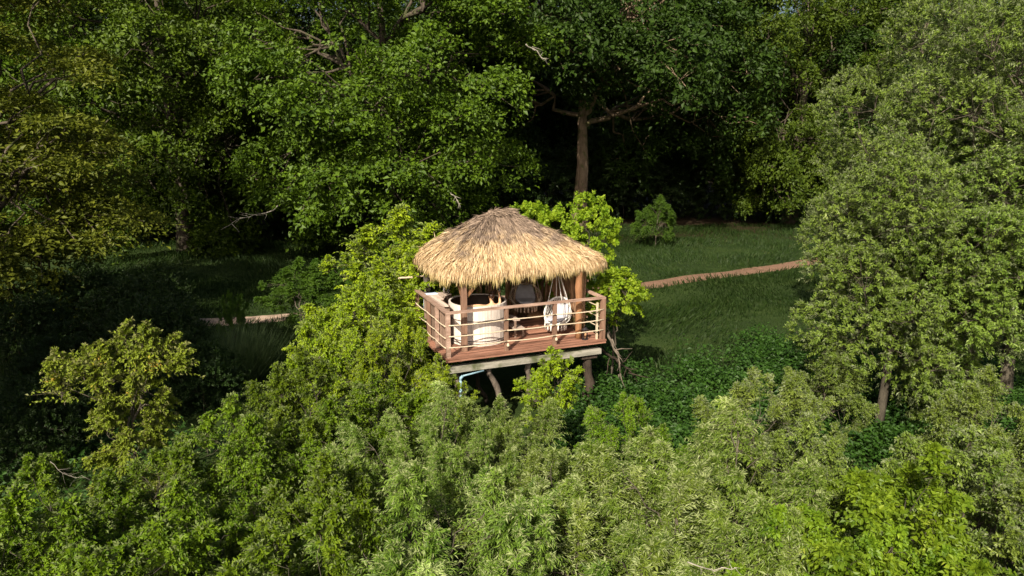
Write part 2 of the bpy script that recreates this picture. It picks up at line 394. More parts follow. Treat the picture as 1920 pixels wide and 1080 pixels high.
def ground_mat():
    m, nt, out = new_mat('meadow and woodland soil')
    N = nt.nodes.new; L = nt.links.new
    tc = N('ShaderNodeTexCoord'); sep = N('ShaderNodeSeparateXYZ'); L(tc.outputs['Object'], sep.inputs[0])
    n1 = N('ShaderNodeTexNoise'); n1.inputs['Scale'].default_value = 0.35; n1.inputs['Detail'].default_value = 8; n1.inputs['Roughness'].default_value = 0.7
    L(tc.outputs['Object'], n1.inputs['Vector'])
    n2 = N('ShaderNodeTexNoise'); n2.inputs['Scale'].default_value = 6; n2.inputs['Detail'].default_value = 6
    L(tc.outputs['Object'], n2.inputs['Vector'])
    g = N('ShaderNodeValToRGB'); g.color_ramp.elements[0].color = (0.012, 0.024, 0.006, 1); g.color_ramp.elements[1].color = (0.036, 0.058, 0.013, 1)
    g.color_ramp.elements[0].position = 0.3; g.color_ramp.elements[1].position = 0.7
    L(n1.outputs['Fac'], g.inputs[0])
    s = N('ShaderNodeValToRGB'); s.color_ramp.elements[0].color = (0.012, 0.009, 0.005, 1); s.color_ramp.elements[1].color = (0.045, 0.030, 0.016, 1)
    L(n2.outputs['Fac'], s.inputs[0])
    add = N('ShaderNodeMath'); add.operation = 'MULTIPLY_ADD'; add.inputs[1].default_value = 8; L(n1.outputs['Fac'], add.inputs[0]); L(sep.outputs['Y'], add.inputs[2])
    mr = N('ShaderNodeMapRange'); mr.inputs['From Min'].default_value = 51; mr.inputs['From Max'].default_value = 56; L(add.outputs[0], mr.inputs['Value'])
    mx = N('ShaderNodeMix'); mx.data_type = 'RGBA'; L(mr.outputs[0], mx.inputs['Factor']); L(g.outputs[0], mx.inputs[6]); L(s.outputs[0], mx.inputs[7])
    p = N('ShaderNodeBsdfPrincipled'); p.inputs['Roughness'].default_value = 0.95; p.inputs['Specular IOR Level'].default_value = 0.1
    L(mx.outputs[2], p.inputs['Base Color'])
    b = N('ShaderNodeBump'); b.inputs['Strength'].default_value = 0.8; b.inputs['Distance'].default_value = 0.06; L(n2.outputs['Fac'], b.inputs['Height']); L(b.outputs[0], p.inputs['Normal'])
    L(p.outputs[0], out.inputs['Surface'])
    return m

def path_mat():
    m, nt, out = new_mat('trodden earth and wood chip')
    N = nt.nodes.new; L = nt.links.new
    tc = N('ShaderNodeTexCoord'); sep = N('ShaderNodeSeparateXYZ'); L(tc.outputs['Object'], sep.inputs[0])
    n1 = N('ShaderNodeTexNoise'); n1.inputs['Scale'].default_value = 7; n1.inputs['Detail'].default_value = 8; n1.inputs['Roughness'].default_value = 0.75
    L(tc.outputs['Object'], n1.inputs['Vector'])
    r1 = N('ShaderNodeValToRGB'); r1.color_ramp.elements[0].position = 0.3; r1.color_ramp.elements[1].position = 0.7
    r1.color_ramp.elements[0].color = (0.28, 0.20, 0.14, 1); r1.color_ramp.elements[1].color = (0.54, 0.41, 0.32, 1)
    r2 = N('ShaderNodeValToRGB'); r2.color_ramp.elements[0].position = 0.3; r2.color_ramp.elements[1].position = 0.7
    r2.color_ramp.elements[0].color = (0.10, 0.057, 0.037, 1); r2.color_ramp.elements[1].color = (0.27, 0.165, 0.112, 1)
    L(n1.outputs['Fac'], r1.inputs[0]); L(n1.outputs['Fac'], r2.inputs[0])
    mr = N('ShaderNodeMapRange'); mr.inputs['From Min'].default_value = -5; mr.inputs['From Max'].default_value = 3; L(sep.outputs['X'], mr.inputs['Value'])
    mx = N('ShaderNodeMix'); mx.data_type = 'RGBA'; L(mr.outputs[0], mx.inputs['Factor']); L(r1.outputs[0], mx.inputs[6]); L(r2.outputs[0], mx.inputs[7])
    n2 = N('ShaderNodeTexNoise'); n2.inputs['Scale'].default_value = 1.1; n2.inputs['Detail'].default_value = 6; n2.inputs['Roughness'].default_value = 0.7
    L(tc.outputs['Object'], n2.inputs['Vector'])
    r3 = N('ShaderNodeValToRGB'); r3.color_ramp.elements[0].position = 0.52; r3.color_ramp.elements[1].position = 0.68; r3.color_ramp.elements[1].color = (0.6, 0.6, 0.6, 1)
    L(n2.outputs['Fac'], r3.inputs[0])
    mw = N('ShaderNodeMix'); mw.data_type = 'RGBA'; L(r3.outputs[0], mw.inputs['Factor']); L(mx.outputs[2], mw.inputs[6]); mw.inputs[7].default_value = (0.075, 0.062, 0.030, 1)
    p = N('ShaderNodeBsdfPrincipled'); p.inputs['Roughness'].default_value = 0.95; p.inputs['Specular IOR Level'].default_value = 0.1
    L(mw.outputs[2], p.inputs['Base Color'])
    b = N('ShaderNodeBump'); b.inputs['Strength'].default_value = 0.6; b.inputs['Distance'].default_value = 0.03; L(n1.outputs['Fac'], b.inputs['Height']); L(b.outputs[0], p.inputs['Normal'])
    L(p.outputs[0], out.inputs['Surface'])
    return m

def build_ground():
    xs = np.r_[np.linspace(-700, -62, 12), np.arange(-60, 60.1, 1.0), np.linspace(62, 700, 12)]
    ys = np.r_[np.linspace(-300, -22, 8), np.arange(-20, 90.1, 1.0), np.linspace(92, 1200, 14)]
    X, Y = np.meshgrid(xs, ys)
    V = np.stack([X, Y, ground_h(X, Y)], -1).reshape(-1, 3)
    nx, ny = len(xs), len(ys)
    i = np.arange(nx - 1)[None, :] + np.arange(ny - 1)[:, None] * nx
    F = np.stack([i, i + 1, i + nx + 1, i + nx], -1).reshape(-1, 4)
    tag(add_obj('ground', np_mesh('ground', V, F, True), ground_mat()), kind='structure')
    # path: a strip that follows the ground, ragged edges
    P = PATHR; T = np.gradient(P, axis=0); T /= np.linalg.norm(T, axis=1, keepdims=True); Nn = np.stack([-T[:, 1], T[:, 0]], 1)
    rng = np.random.default_rng(4)
    cols = 9
    w0 = 0.72 + 0.16 * np.convolve(rng.normal(size=len(P) + 4), np.ones(5) / 5, 'valid'); w1 = 0.72 + 0.16 * np.convolve(rng.normal(size=len(P) + 4), np.ones(5) / 5, 'valid')
    V = []
    for c in range(cols):
        t = c / (cols - 1)
        q = P + Nn * ((-w0) * (1 - t) + w1 * t)[:, None]
        z = ground_h(q[:, 0], q[:, 1]) + 0.035 - 0.06 * abs(2 * t - 1) ** 4
        V.append(np.c_[q, z])
    V = np.stack(V, 1).reshape(-1, 3)
    i = np.arange(cols - 1)[None, :] + np.arange(len(P) - 1)[:, None] * cols
    F = np.stack([i, i + cols, i + cols + 1, i + 1], -1).reshape(-1, 4)[:, ::-1]
    tag(add_obj('path', np_mesh('path', V, F, True), path_mat()), kind='structure')
build_ground()

# ------------------------------------------------------------------ foliage
def leaf_quads(base, axis, normal, l, w, fold=0.18):
    axis = nrm(axis); side = nrm(np.cross(axis, normal)); normal = np.cross(side, axis)
    l = l[:, None]; w = w[:, None]
    V = np.stack([base, base + axis * l * 0.45 + side * w * 0.5 + normal * w * fold,
                  base + axis * l - normal * l * 0.12, base + axis * l * 0.45 - side * w * 0.5 + normal * w * fold], 1)
    return V.reshape(-1, 3)

def leaf_mesh(name, V, mat):
    n = len(V) // 4
    me = np_mesh(name, V, np.arange(n * 4).reshape(n, 4))
    me.materials.append(mat)
    return me

def rand_dirs(rng, n):
    return nrm(rng.normal(size=(n, 3)))

def fill_lobes(rng, env, rl, n, shell=(0.68, 1.04), squash=0.75, low=-0.6):
    """env: list of ellipsoids (cx,cy,cz,rx,ry,rz); lobes spread over their shells"""
    env = np.asarray(env, float)
    area = env[:, 3] * env[:, 5]
    out = []
    for k, e in enumerate(env):
        m = max(3, int(round(n * area[k] / area.sum())))
        i = np.arange(m) + 0.5
        ph = np.arccos(np.clip(1 - (1 - low) * i / m, -1, 1)); th = np.pi * (1 + 5 ** 0.5) * i + rng.uniform(0, 6)
        d = np.stack([np.cos(th) * np.sin(ph), np.sin(th) * np.sin(ph), np.cos(ph)], 1) + rng.normal(0, 0.16, (m, 3))
        d = nrm(d)
        c = e[:3] + d * e[3:] * rng.uniform(shell[0], shell[1], (m, 1))
        r = rl * rng.uniform(0.5, 1.5, (m, 1))
        out.append(np.c_[c, r, r, r * squash])
    return np.concatenate(out)

def lobe_points(rng, lobes, n, bias_up=0.35, core=None, depth=(0.72, 1.02), cull=0.62):
    A = lobes[:, 3] ** 2
    k = rng.choice(len(lobes), int(n * 1.7), p=A / A.sum())
    d = rand_dirs(rng, len(k)); d[:, 2] += bias_up; d = nrm(d)
    p = lobes[k, :3] + d * lobes[k, 3:] * rng.uniform(depth[0], depth[1], (len(k), 1))
    keep = np.ones(len(k), bool)
    for L in lobes:
        q = np.linalg.norm((p - L[:3]) / L[3:], axis=1)
        keep &= q > cull
    p, d = p[keep][:n], d[keep][:n]
    return p, d

def sprays(rng, lobes, n, per, rs, ll, lw, core, flat=0.25, droop=0.5, upn=0.9, jit=0.5, bias_up=0.35, cull=0.62):
    """flat leafy sprays on the lobe shells: used for trees seen from afar"""
    p, d = lobe_points(rng, lobes, n, bias_up, cull=cull)
    n = len(p)
    out_dir = nrm(p - np.asarray(core)) * 0.5 + d * 0.7
    nor = nrm(out_dir * 0.7 + np.array([0, 0, upn]) + rng.normal(0, 0.38, (n, 3)))
    a = nrm(np.cross(nor, rng.normal(size=(n, 3)))); b = np.cross(nor, a)
    size = rs * rng.uniform(0.6, 1.35, n)
    P = np.repeat(np.arange(n), per)
    u = rng.normal(0, 0.55, len(P)); v = rng.normal(0, 0.55, len(P)); w = rng.normal(0, flat, len(P))
    off = a[P] * u[:, None] + b[P] * v[:, None]
    pos = p[P] + size[P][:, None] * (off + nor[P] * (w - droop * 0.5 * (u * u + v * v))[:, None])
    ax = nrm(off + nor[P] * 0.15 + rng.normal(0, 0.45, (len(P), 3)) + np.array([0, 0, -0.15]))
    nn = nrm(nor[P] + rng.normal(0, jit, (len(P), 3)))
    s = np.clip(rng.lognormal(-0.05, 0.42, len(P)), 0.35, 2.0)
    return leaf_quads(pos, ax, nn, ll * s, lw * s), p

def shoots(rng, lobes, n, per, L, ll, lw, core, up=0.5, droop=0.35, wind=(0, 0, 0), outw=0.7, nup=0.8, jit=0.33, depth=(0.72, 1.0), cull=0.72, bias_up=0.35, leafdroop=0.25):
    """leafy shoots that grow out of the lobes: used for shrubs and trees seen from near"""
    p, d = lobe_points(rng, lobes, n, bias_up, depth=depth, cull=cull)
    n = len(p)
    dd = nrm(d * outw + nrm(p - np.asarray(core)) * 0.4 + np.array([0, 0, up]) + rng.normal(0, 0.35, (n, 3)) + np.asarray(wind) * 0.6)
    Ls = L * rng.uniform(0.5, 1.4, n)
    P = np.repeat(np.arange(n), per); idx = np.tile(np.arange(per), n)
    t = (idx + rng.uniform(0, 1, len(P))) / per
    g = np.array([0, 0, -1.0]) * droop + np.asarray(wind)
    pos = p[P] + dd[P] * (Ls[P] * t)[:, None] + g * (Ls[P] * t * t)[:, None]
    tan = nrm(dd[P] + g * (2 * t)[:, None])
    a0 = nrm(np.cross(tan, np.array([0.3, 0.2, 1.0]) + rng.normal(0, 0.1, (len(P), 3)))); b0 = np.cross(tan, a0)
    ang = idx * 2.39996 + rng.normal(0, 0.4, len(P))
    rad = a0 * np.cos(ang)[:, None] + b0 * np.sin(ang)[:, None]
    ax = nrm(tan * 0.75 + rad * 0.8 + np.array([0, 0, -leafdroop]) + np.asarray(wind) * 0.8 + rng.normal(0, 0.2, (len(P), 3)))
    sn = nrm(np.array([0, 0, nup]) + d * 0.7 + nrm(p - np.asarray(core)) * 0.3 + rng.normal(0, 0.38, (n, 3)))
    nn = nrm(sn[P] + rng.normal(0, jit, (len(P), 3)))
    s = rng.uniform(0.65, 1.3, len(P)) * (1.1 - 0.45 * t)
    V = leaf_quads(pos, ax, nn, ll * s, lw * s)
    twigs = (p, dd, Ls, g)
    return V, p, twigs

def plumes(rng, lobes, n, per, ll, lw, core, up=0.75, droop=0.3, wind=(0, 0, 0), jit=0.33, leafdroop=0.25, stretch=1.3, nup=0.8, slim=1.0):
    jit = jit + 0.25
    """every lobe is one leafy branch end: shoots all round an axis that points up and out, longest at its foot"""
    m = len(lobes); core = np.asarray(core); wind = np.asarray(wind)
    A = lobes[:, 3] ** 1.7
    k = rng.choice(m, n, p=A / A.sum())
    a = nrm(nrm(lobes[:, :3] - core) * 0.9 + np.array([0, 0, up]) + rng.normal(0, 0.36, (m, 3)) + wind * 0.6)
    X = nrm(np.cross(a, np.array([0.31, 0.77, 0.12]))); Y = np.cross(a, X)
    t = rng.uniform(0, 1, n) ** 0.85; th = rng.uniform(0, 2 * np.pi, n)
    rad = X[k] * np.cos(th)[:, None] + Y[k] * np.sin(th)[:, None]
    r = lobes[k, 3]
    p = lobes[k, :3] + a[k] * (r * stretch * (-0.8 + 1.9 * t))[:, None]
    d = nrm(a[k] * 0.65 + rad * (1.05 - 0.55 * t)[:, None] + np.array([0, 0, 0.15]) + rng.normal(0, 0.18, (n, 3)))
    Ls = slim * r * (1.12 - 0.80 * t) * rng.uniform(0.6, 1.25, n)
    P = np.repeat(np.arange(n), per); idx = np.tile(np.arange(per), n)
    q = (idx + rng.uniform(0, 1, len(P))) / per
    g = np.array([0, 0, -1.0]) * droop + wind
    pos = p[P] + d[P] * (Ls[P] * q)[:, None] + g * (Ls[P] * q * q)[:, None]
    tan = nrm(d[P] + g * (2 * q)[:, None])
    a0 = nrm(np.cross(tan, np.array([0.3, 0.2, 1.0]) + rng.normal(0, 0.1, (len(P), 3)))); b0 = np.cross(tan, a0)
    ang = idx * 2.39996 + rng.normal(0, 0.4, len(P))
    rr = a0 * np.cos(ang)[:, None] + b0 * np.sin(ang)[:, None]
    ax = nrm(tan * 0.8 + rr * 0.7 + np.array([0, 0, -leafdroop]) + wind * 0.8 + rng.normal(0, 0.2, (len(P), 3)))
    sn = nrm(np.array([0, 0, nup]) + rad * 0.75 + a[k] * 0.3 + rng.normal(0, 0.45, (n, 3)))
    nn = nrm(sn[P] + rng.normal(0, jit, (len(P), 3)))
    s = rng.uniform(0.65, 1.3, len(P)) * (1.1 - 0.4 * q)
    return leaf_quads(pos, ax, nn, ll * s, lw * s), p, (p, d, Ls, g)

def limb_path(rng, a, b, k=7, sag=0.15, wob=0.05, rise=0.3):
    a = np.asarray(a, float); b = np.asarray(b, float); L = np.linalg.norm(b - a)
    t = np.linspace(0, 1, k)[:, None]
    m = (a + b) / 2 + np.array([0, 0, rise * L * 0.5]) - np.array([(b - a)[0], (b - a)[1], 0]) * 0.15
    P = (1 - t) ** 2 * a + 2 * t * (1 - t) * m + t * t * b
    P[1:-1] += rng.normal(0, wob * L, (k - 2, 3))
    return P

def wood_mesh(name, rng, trunk, trunk_r, lobes, limb_r, sub_pts=None, n_sub=0, sub_r=0.02, twigs=None, n_twigs=0, fork=(0.35, 0.9), sides=8):
    """trunk polyline (k,3) with radii; limbs go to every lobe; finer branches to spray points; twig stems along shoots"""
    mb = MB()
    trunk = np.asarray(trunk, float)
    mb.tube(trunk, trunk_r, sides)
    d = np.linspace(0, 1, len(trunk))
    C0 = lobes[:, :3]; m = max(3, len(lobes) // 11)
    pick = [int(rng.integers(len(C0)))]
    dist = np.linalg.norm(C0 - C0[pick[0]], axis=1)
    while len(pick) < m:
        j = int(np.argmax(dist)); pick.append(j); dist = np.minimum(dist, np.linalg.norm(C0 - C0[j], axis=1))
    own = np.argmin(np.linalg.norm(C0[:, None] - C0[pick][None], axis=2), axis=1)
    ends = [None] * len(lobes)
    for g in range(m):
        idx = np.where(own == g)[0]
        c = C0[idx].mean(0)
        h = np.clip((c[2] - trunk[0, 2]) / (trunk[-1, 2] - trunk[0, 2] + 1e-6) - 0.25, fork[0], fork[1]) * rng.uniform(0.85, 1.0)
        s = np.array([np.interp(h, d, trunk[:, i]) for i in range(3)])
        r0 = limb_r * rng.uniform(0.8, 1.2)
        G = limb_path(rng, s, c, 9, wob=0.035)
        mb.tube(G, np.linspace(r0, r0 * 0.3, 9), 7 if sides > 6 else 5)
        for k in idx:
            q = int(rng.integers(3, 8)); rr = r0 * np.linspace(1, 0.3, 9)[q] * 0.7
            P = limb_path(rng, G[q], C0[k], 6, wob=0.05)
            mb.tube(P, np.linspace(rr, rr * 0.3, 6), 5 if sides > 6 else 4)
            ends[k] = P
    if sub_pts is not None and n_sub:
        pick = rng.choice(len(sub_pts), min(n_sub, len(sub_pts)), replace=False)
        C = lobes[:, :3]
        for i in pick:
            q = sub_pts[i]
            j = np.argmin(np.linalg.norm((C - q) / lobes[:, 3:4], axis=1))
            P = limb_path(rng, ends[j][4 if rng.random() < 0.5 else 5], q, 4, rise=0.1)
            mb.tube(P, np.linspace(sub_r, sub_r * 0.3, 4), 4, False)
    if twigs is not None and n_twigs:
        p, dd, Ls, g = twigs
        pick = rng.choice(len(p), min(n_twigs, len(p)), replace=False)
        for i in pick:
            t = np.array([-0.25, 0.3, 0.95])[:, None]
            P = p[i] + dd[i] * Ls[i] * t + g * Ls[i] * np.maximum(t, 0) ** 2
            mb.tube(P, np.array([0.009, 0.006, 0.002]) * max(1, sub_r / 0.012), 3, False)
    return mb.mesh(name, True)

class Species:
    """the two meshes (trunk, crown) of one kind of tree; plant() sets out trees that share them"""
    def __init__(self, name, wood, crown, bark):
        self.name, self.wood, self.crown = name, wood, crown
        wood.materials.append(bark)
    def plant(self, name, loc, rz, scale, label, cat, group=None, mat=None, extra=None):
        z = float(ground_h(loc[0], loc[1])) - 0.03
        root = empty(name, (loc[0], loc[1], z), rz, label, cat, group)
        root.scale = scale if isinstance(scale, tuple) else (scale,) * 3
        add_obj('trunk', self.wood, None, root)
        c = add_obj('crown', self.crown, None, root)
        if mat is not None:
            c.material_slots[0].link = 'OBJECT'; c.material_slots[0].material = mat
        return root

def straight_trunk(rng, h, lean=(0, 0), k=7, wob=0.12):
    t = np.linspace(0, 1, k)
    P = np.stack([lean[0] * t + rng.normal(0, wob, k) * t, lean[1] * t + rng.normal(0, wob, k) * t, h * t], 1)
    P[0] = (0, 0, 0)
    return P

def make_oak(seed, R, H, z0, n_lobe, rl, n_spray, per, rs, ll, lw, mat, tr=0.55, low=-0.7, env=None, name='oak', n_sub=260, flat=0.30, upn=0.9, droop=0.6, squash=0.80, jit=0.5, bark='bark', trunk_h=0.8, limb_r=0.16, fork=(0.35, 0.9)):
    rng = np.random.default_rng(seed)
    zc = (z0 + H) / 2
    if env is None:
        env = [(0, 0, zc, R, R, (H - z0) / 2)]
        for k in range(5):
            a = rng.uniform(0, 6.28)
            env.append((R * 0.55 * math.cos(a), R * 0.55 * math.sin(a), rng.uniform(z0 + (H - z0) * 0.3, z0 + (H - z0) * 0.75), R * 0.55, R * 0.55, (H - z0) * 0.26))
    lobes = fill_lobes(rng, env, rl, n_lobe, squash=squash, low=low)
    V, p = sprays(rng, lobes, n_spray, per, rs, ll, lw, (0, 0, zc * 0.8), flat=flat, upn=upn, droop=droop, jit=jit)
    trunk = straight_trunk(rng, H * trunk_h, (rng.uniform(-.8, .8), rng.uniform(-.8, .8)))
    rr = np.linspace(1, 0.2, len(trunk)) * tr; rr[0] *= 1.35
    w = wood_mesh(name + ' trunk', rng, trunk, rr, lobes, limb_r, p, n_sub, 0.035, fork=fork)
    return Species(name, w, leaf_mesh(name + ' crown', V, mat), M[bark])

def make_shrub(seed, R, H, z0, n_lobe, rl, n_shoot, per, L, ll, lw, mat, name='shrub', env=None, up=0.5, droop=0.35, wind=(0, 0, 0), n_stem=6, stem_r=0.035, n_sub=120, n_twigs=500, squash=0.95, low=-0.75, nup=0.9, jit=0.33, leafdroop=0.25, trunk=None, trunk_r=None, bark='bark_grey', depth=(0.72, 1.0), bias_up=0.35, outw=0.7, plume=True, stretch=1.3, slim=1.0, cull=0.72):
    rng = np.random.default_rng(seed)
    zc = (z0 + H) / 2
    if env is None:
        env = [(0, 0, zc, R, R, (H - z0) / 2)]
        for k in range(4):
            a = rng.uniform(0, 6.28)
            env.append((R * 0.6 * math.cos(a), R * 0.6 * math.sin(a), rng.uniform(z0 + (H - z0) * 0.4, z0 + (H - z0) * 0.8), R * 0.5, R * 0.5, (H - z0) * 0.28))
    lobes = fill_lobes(rng, env, rl, n_lobe, squash=squash, low=low)
    if plume:
        V, p, tw = plumes(rng, lobes, n_shoot, per, ll, lw, (0, 0, zc * 0.6), up=up, droop=droop, wind=wind, nup=nup, jit=jit, leafdroop=leafdroop, stretch=stretch, slim=slim)
    else: V, p, tw = shoots(rng, lobes, n_shoot, per, L, ll, lw, (0, 0, zc * 0.6), up=up, droop=droop, wind=wind, nup=nup, jit=jit, leafdroop=leafdroop, depth=depth, bias_up=bias_up, outw=outw, cull=cull)
    if trunk is None:
        trunk = straight_trunk(rng, H * 0.6, (rng.uniform(-.2, .2), rng.uniform(-.2, .2)), wob=0.05)
        trunk_r = np.linspace(stem_r * 1.8, stem_r * 0.6, len(trunk))
    fork = (0.04, 0.8) if n_stem > 1 else (0.4, 0.95)
    w = wood_mesh(name + ' stems', rng, trunk, trunk_r, lobes, stem_r, p, n_sub, 0.012, tw, n_twigs, fork=fork, sides=6 if n_stem > 1 else 8)
    return Species(name, w, leaf_mesh(name + ' leaves', V, mat), M[bark])

# --- the wood behind the meadow
SK = lambda R: [(0, 0, 10.5, R, R, 9.3), (0, 0, 4.2, R * .95, R * .95, 3.6), (R * .5, -R * .3, 13, R * .5, R * .5, 4.5), (-R * .5, R * .1, 11, R * .55, R * .5, 4.5), (-R * .2, -R * .5, 8, R * .5, R * .5, 4)]
oak_a = make_oak(11, 7.2, 20, 1.2, 110, 1.4, 2000, 70, 0.54, 0.17, 0.115, M['oak'], low=-0.85, name='oak a', env=SK(7.2))
oak_b = make_oak(12, 7.6, 19, 1.0, 115, 1.4, 2000, 70, 0.54, 0.17, 0.115, M['oak'], low=-0.9, name='oak b', env=SK(7.6))
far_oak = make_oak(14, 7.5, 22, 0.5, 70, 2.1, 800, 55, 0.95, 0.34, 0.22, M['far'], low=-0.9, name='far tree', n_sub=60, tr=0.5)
hornbeam = make_oak(15, 5.4, 17.5, 0.3, 120, 1.15, 2000, 55, 0.60, 0.15, 0.085, M['hornbeam'], low=-0.95, name='hornbeam', env=[(0, 0, 10, 4.6, 4.6, 8.5), (0, 0, 4.2, 5.0, 5.0, 4.0), (0, 0, 7, 5.4, 5.4, 4)], flat=0.12, upn=1.5, droop=0.35, squash=0.38, tr=0.34, jit=0.4)
# the big dark oak: an open vault of limbs with the foliage high and far out
oak_c_env = [(0, 0, 15.5, 11.5, 10, 6.0), (-5.5, -4.5, 14.0, 5, 5, 4.5), (5.5, -4.0, 12.5, 5, 5, 4.0), (0.5, -6.5, 11.6, 5.5, 3.5, 3.2), (9.5, -1, 9.0, 3.5, 4, 4.0), (8.0, 3, 6.0, 4.5, 4, 4.0), (-7.5, 2, 8.0, 3.5, 4, 5.0)]
oak_c = make_oak(16, 11, 22, 7, 105, 1.9, 1500, 70, 0.75, 0.24, 0.15, M['oak_dark'], low=-0.35, env=oak_c_env, name='great oak', tr=0.60, n_sub=220, trunk_h=0.66, limb_r=0.22, fork=(0.60, 0.95), bark='bark_warm')
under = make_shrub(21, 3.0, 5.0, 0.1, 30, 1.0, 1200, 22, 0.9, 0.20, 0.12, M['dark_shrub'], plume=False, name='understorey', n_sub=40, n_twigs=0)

TREES = 'oaks along the edge of the wood'
oak_b.plant('oak_tree', (gx(735, 43), 43), 0.6, (1.06, 1.0, 1.0), 'broad bright green oak directly behind the thatched roof, left of the bare trunk', 'tree', TREES)
oak_a.plant('oak_tree', (gx(350, 45), 45), 2.4, 1.04, 'full green oak between the olive hornbeam and the oak behind the hut', 'tree', TREES)
oak_c.plant('oak_tree', (gx(1088, 54), 54), 0.15, 1.0, 'great dark oak with a bare sunlit trunk above the hut roof', 'tree', TREES)
oak_a.plant('oak_tree', (gx(1482, 57), 57), 4.3, (0.92, 0.92, 1.0), 'olive green oak over the dark end of the meadow, right of the bare trunk', 'tree', TREES, M['oak_olive'])
oak_b.plant('oak_tree', (gx(1690, 60), 60), 3.1, (1.25, 1.1, 1.02), 'wide dark oak behind the tall grey-green willows', 'tree', TREES, M['oak_dark'])
oak_b.plant('oak_tree', (gx(540, 56), 56), 5.2, (1.1, 1.1, 1.08), 'dark oak set back between the two bright oaks, left of the hut', 'tree', TREES, M['oak_dark'])
oak_a.plant('oak_tree', (gx(120, 52), 52), 0.9, 1.1, 'green oak rising behind the olive hornbeam at the left edge', 'tree', TREES)
hornbeam.plant('hornbeam_tree', (gx(-15, 27), 27), 0.4, (1.0, 1.0, 0.84), 'tall olive hornbeam with layered branches at the left edge', 'tree')
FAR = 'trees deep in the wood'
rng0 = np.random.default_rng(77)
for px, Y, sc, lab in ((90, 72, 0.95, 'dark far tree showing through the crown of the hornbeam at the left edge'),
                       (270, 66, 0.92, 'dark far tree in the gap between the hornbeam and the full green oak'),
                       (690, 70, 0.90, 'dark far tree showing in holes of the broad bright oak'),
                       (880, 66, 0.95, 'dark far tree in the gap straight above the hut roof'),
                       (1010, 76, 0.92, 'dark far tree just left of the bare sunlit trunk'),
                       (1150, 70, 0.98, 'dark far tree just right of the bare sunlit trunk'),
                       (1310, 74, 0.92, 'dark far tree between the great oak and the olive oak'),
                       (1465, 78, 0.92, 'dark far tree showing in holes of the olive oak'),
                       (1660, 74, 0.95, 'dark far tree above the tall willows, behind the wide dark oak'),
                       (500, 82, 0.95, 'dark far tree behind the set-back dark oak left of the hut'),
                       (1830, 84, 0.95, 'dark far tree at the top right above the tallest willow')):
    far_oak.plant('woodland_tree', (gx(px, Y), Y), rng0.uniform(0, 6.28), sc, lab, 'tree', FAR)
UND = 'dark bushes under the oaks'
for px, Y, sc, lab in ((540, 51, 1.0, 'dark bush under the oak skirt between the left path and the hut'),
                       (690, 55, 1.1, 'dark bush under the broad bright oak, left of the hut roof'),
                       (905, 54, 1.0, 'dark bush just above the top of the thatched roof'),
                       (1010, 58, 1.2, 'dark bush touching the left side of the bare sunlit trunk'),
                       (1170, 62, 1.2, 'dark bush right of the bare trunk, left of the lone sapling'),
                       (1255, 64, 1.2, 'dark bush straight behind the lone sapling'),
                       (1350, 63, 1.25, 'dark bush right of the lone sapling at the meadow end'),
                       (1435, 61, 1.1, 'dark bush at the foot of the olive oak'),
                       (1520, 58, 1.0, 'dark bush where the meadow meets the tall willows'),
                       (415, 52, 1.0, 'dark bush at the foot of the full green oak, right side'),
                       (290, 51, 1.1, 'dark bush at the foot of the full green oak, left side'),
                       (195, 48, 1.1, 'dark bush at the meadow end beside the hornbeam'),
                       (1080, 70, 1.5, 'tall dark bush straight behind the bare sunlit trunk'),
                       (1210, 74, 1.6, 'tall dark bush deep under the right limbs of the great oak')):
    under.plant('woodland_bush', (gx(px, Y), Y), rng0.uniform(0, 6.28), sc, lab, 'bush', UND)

# --- trees and shrubs round the hut
sallow_a = make_shrub(31, 2.0, 4.4, 0.25, 44, 0.47, 3300, 15, 0.34, 0.105, 0.056, M['sallow'], name='sallow a', up=0.45, slim=1.25, stretch=0.85)
sallow_b = make_shrub(32, 1.7, 3.9, 0.2, 40, 0.43, 2800, 16, 0.28, jit=0.3, stretch=1.0, slim=1.15, ll=0.098, lw=0.050, mat=M['sallow'], name='sallow b', up=0.4)
willow_a = make_shrub(33, 2.3, 3.7, 0.2, 44, 0.46, 3200, 20, 0.34, jit=0.3, stretch=1.1, slim=1.15, ll=0.108, lw=0.027, mat=M['willow'], name='willow a', wind=(-0.26, 0.05, 0), droop=0.30, leafdroop=0.35, up=0.55)
willow_b = make_shrub(34, 2.0, 3.6, 0.2, 38, 0.44, 3000, 20, 0.40, 0.104, 0.026, M['willow'], name='willow b', wind=(-0.24, -0.05, 0), droop=0.32, leafdroop=0.35, up=0.55, stretch=1.05, slim=1.15)
maple_low = make_shrub(45, 0.62, 3.9, 2.35, 9, 0.34, 190, 16, 0.34, 0.13, 0.10, M['maple'], plume=False, name='maple shoot', droop=0.5, leafdroop=0.5, n_twigs=40, nup=0.7, n_sub=20)
maple = make_shrub(35, 1.75, 5.7, 1.6, 26, 0.68, 950, 20, 0.45, 0.155, 0.125, M['maple'], plume=False, name='maple', droop=0.5, leafdroop=0.5, n_twigs=100, nup=0.7)
tw_env_a = [(0, 0, 6.6, 2.5, 2.5, 3.2), (1.2, 0.2, 8.2, 1.7, 1.6, 1.7), (-1.2, -0.4, 5.2, 1.5, 1.6, 1.8), (0.8, -1.0, 4.4, 1.6, 1.5, 1.6), (-0.6, 0.8, 3.4, 1.5, 1.5, 1.3)]
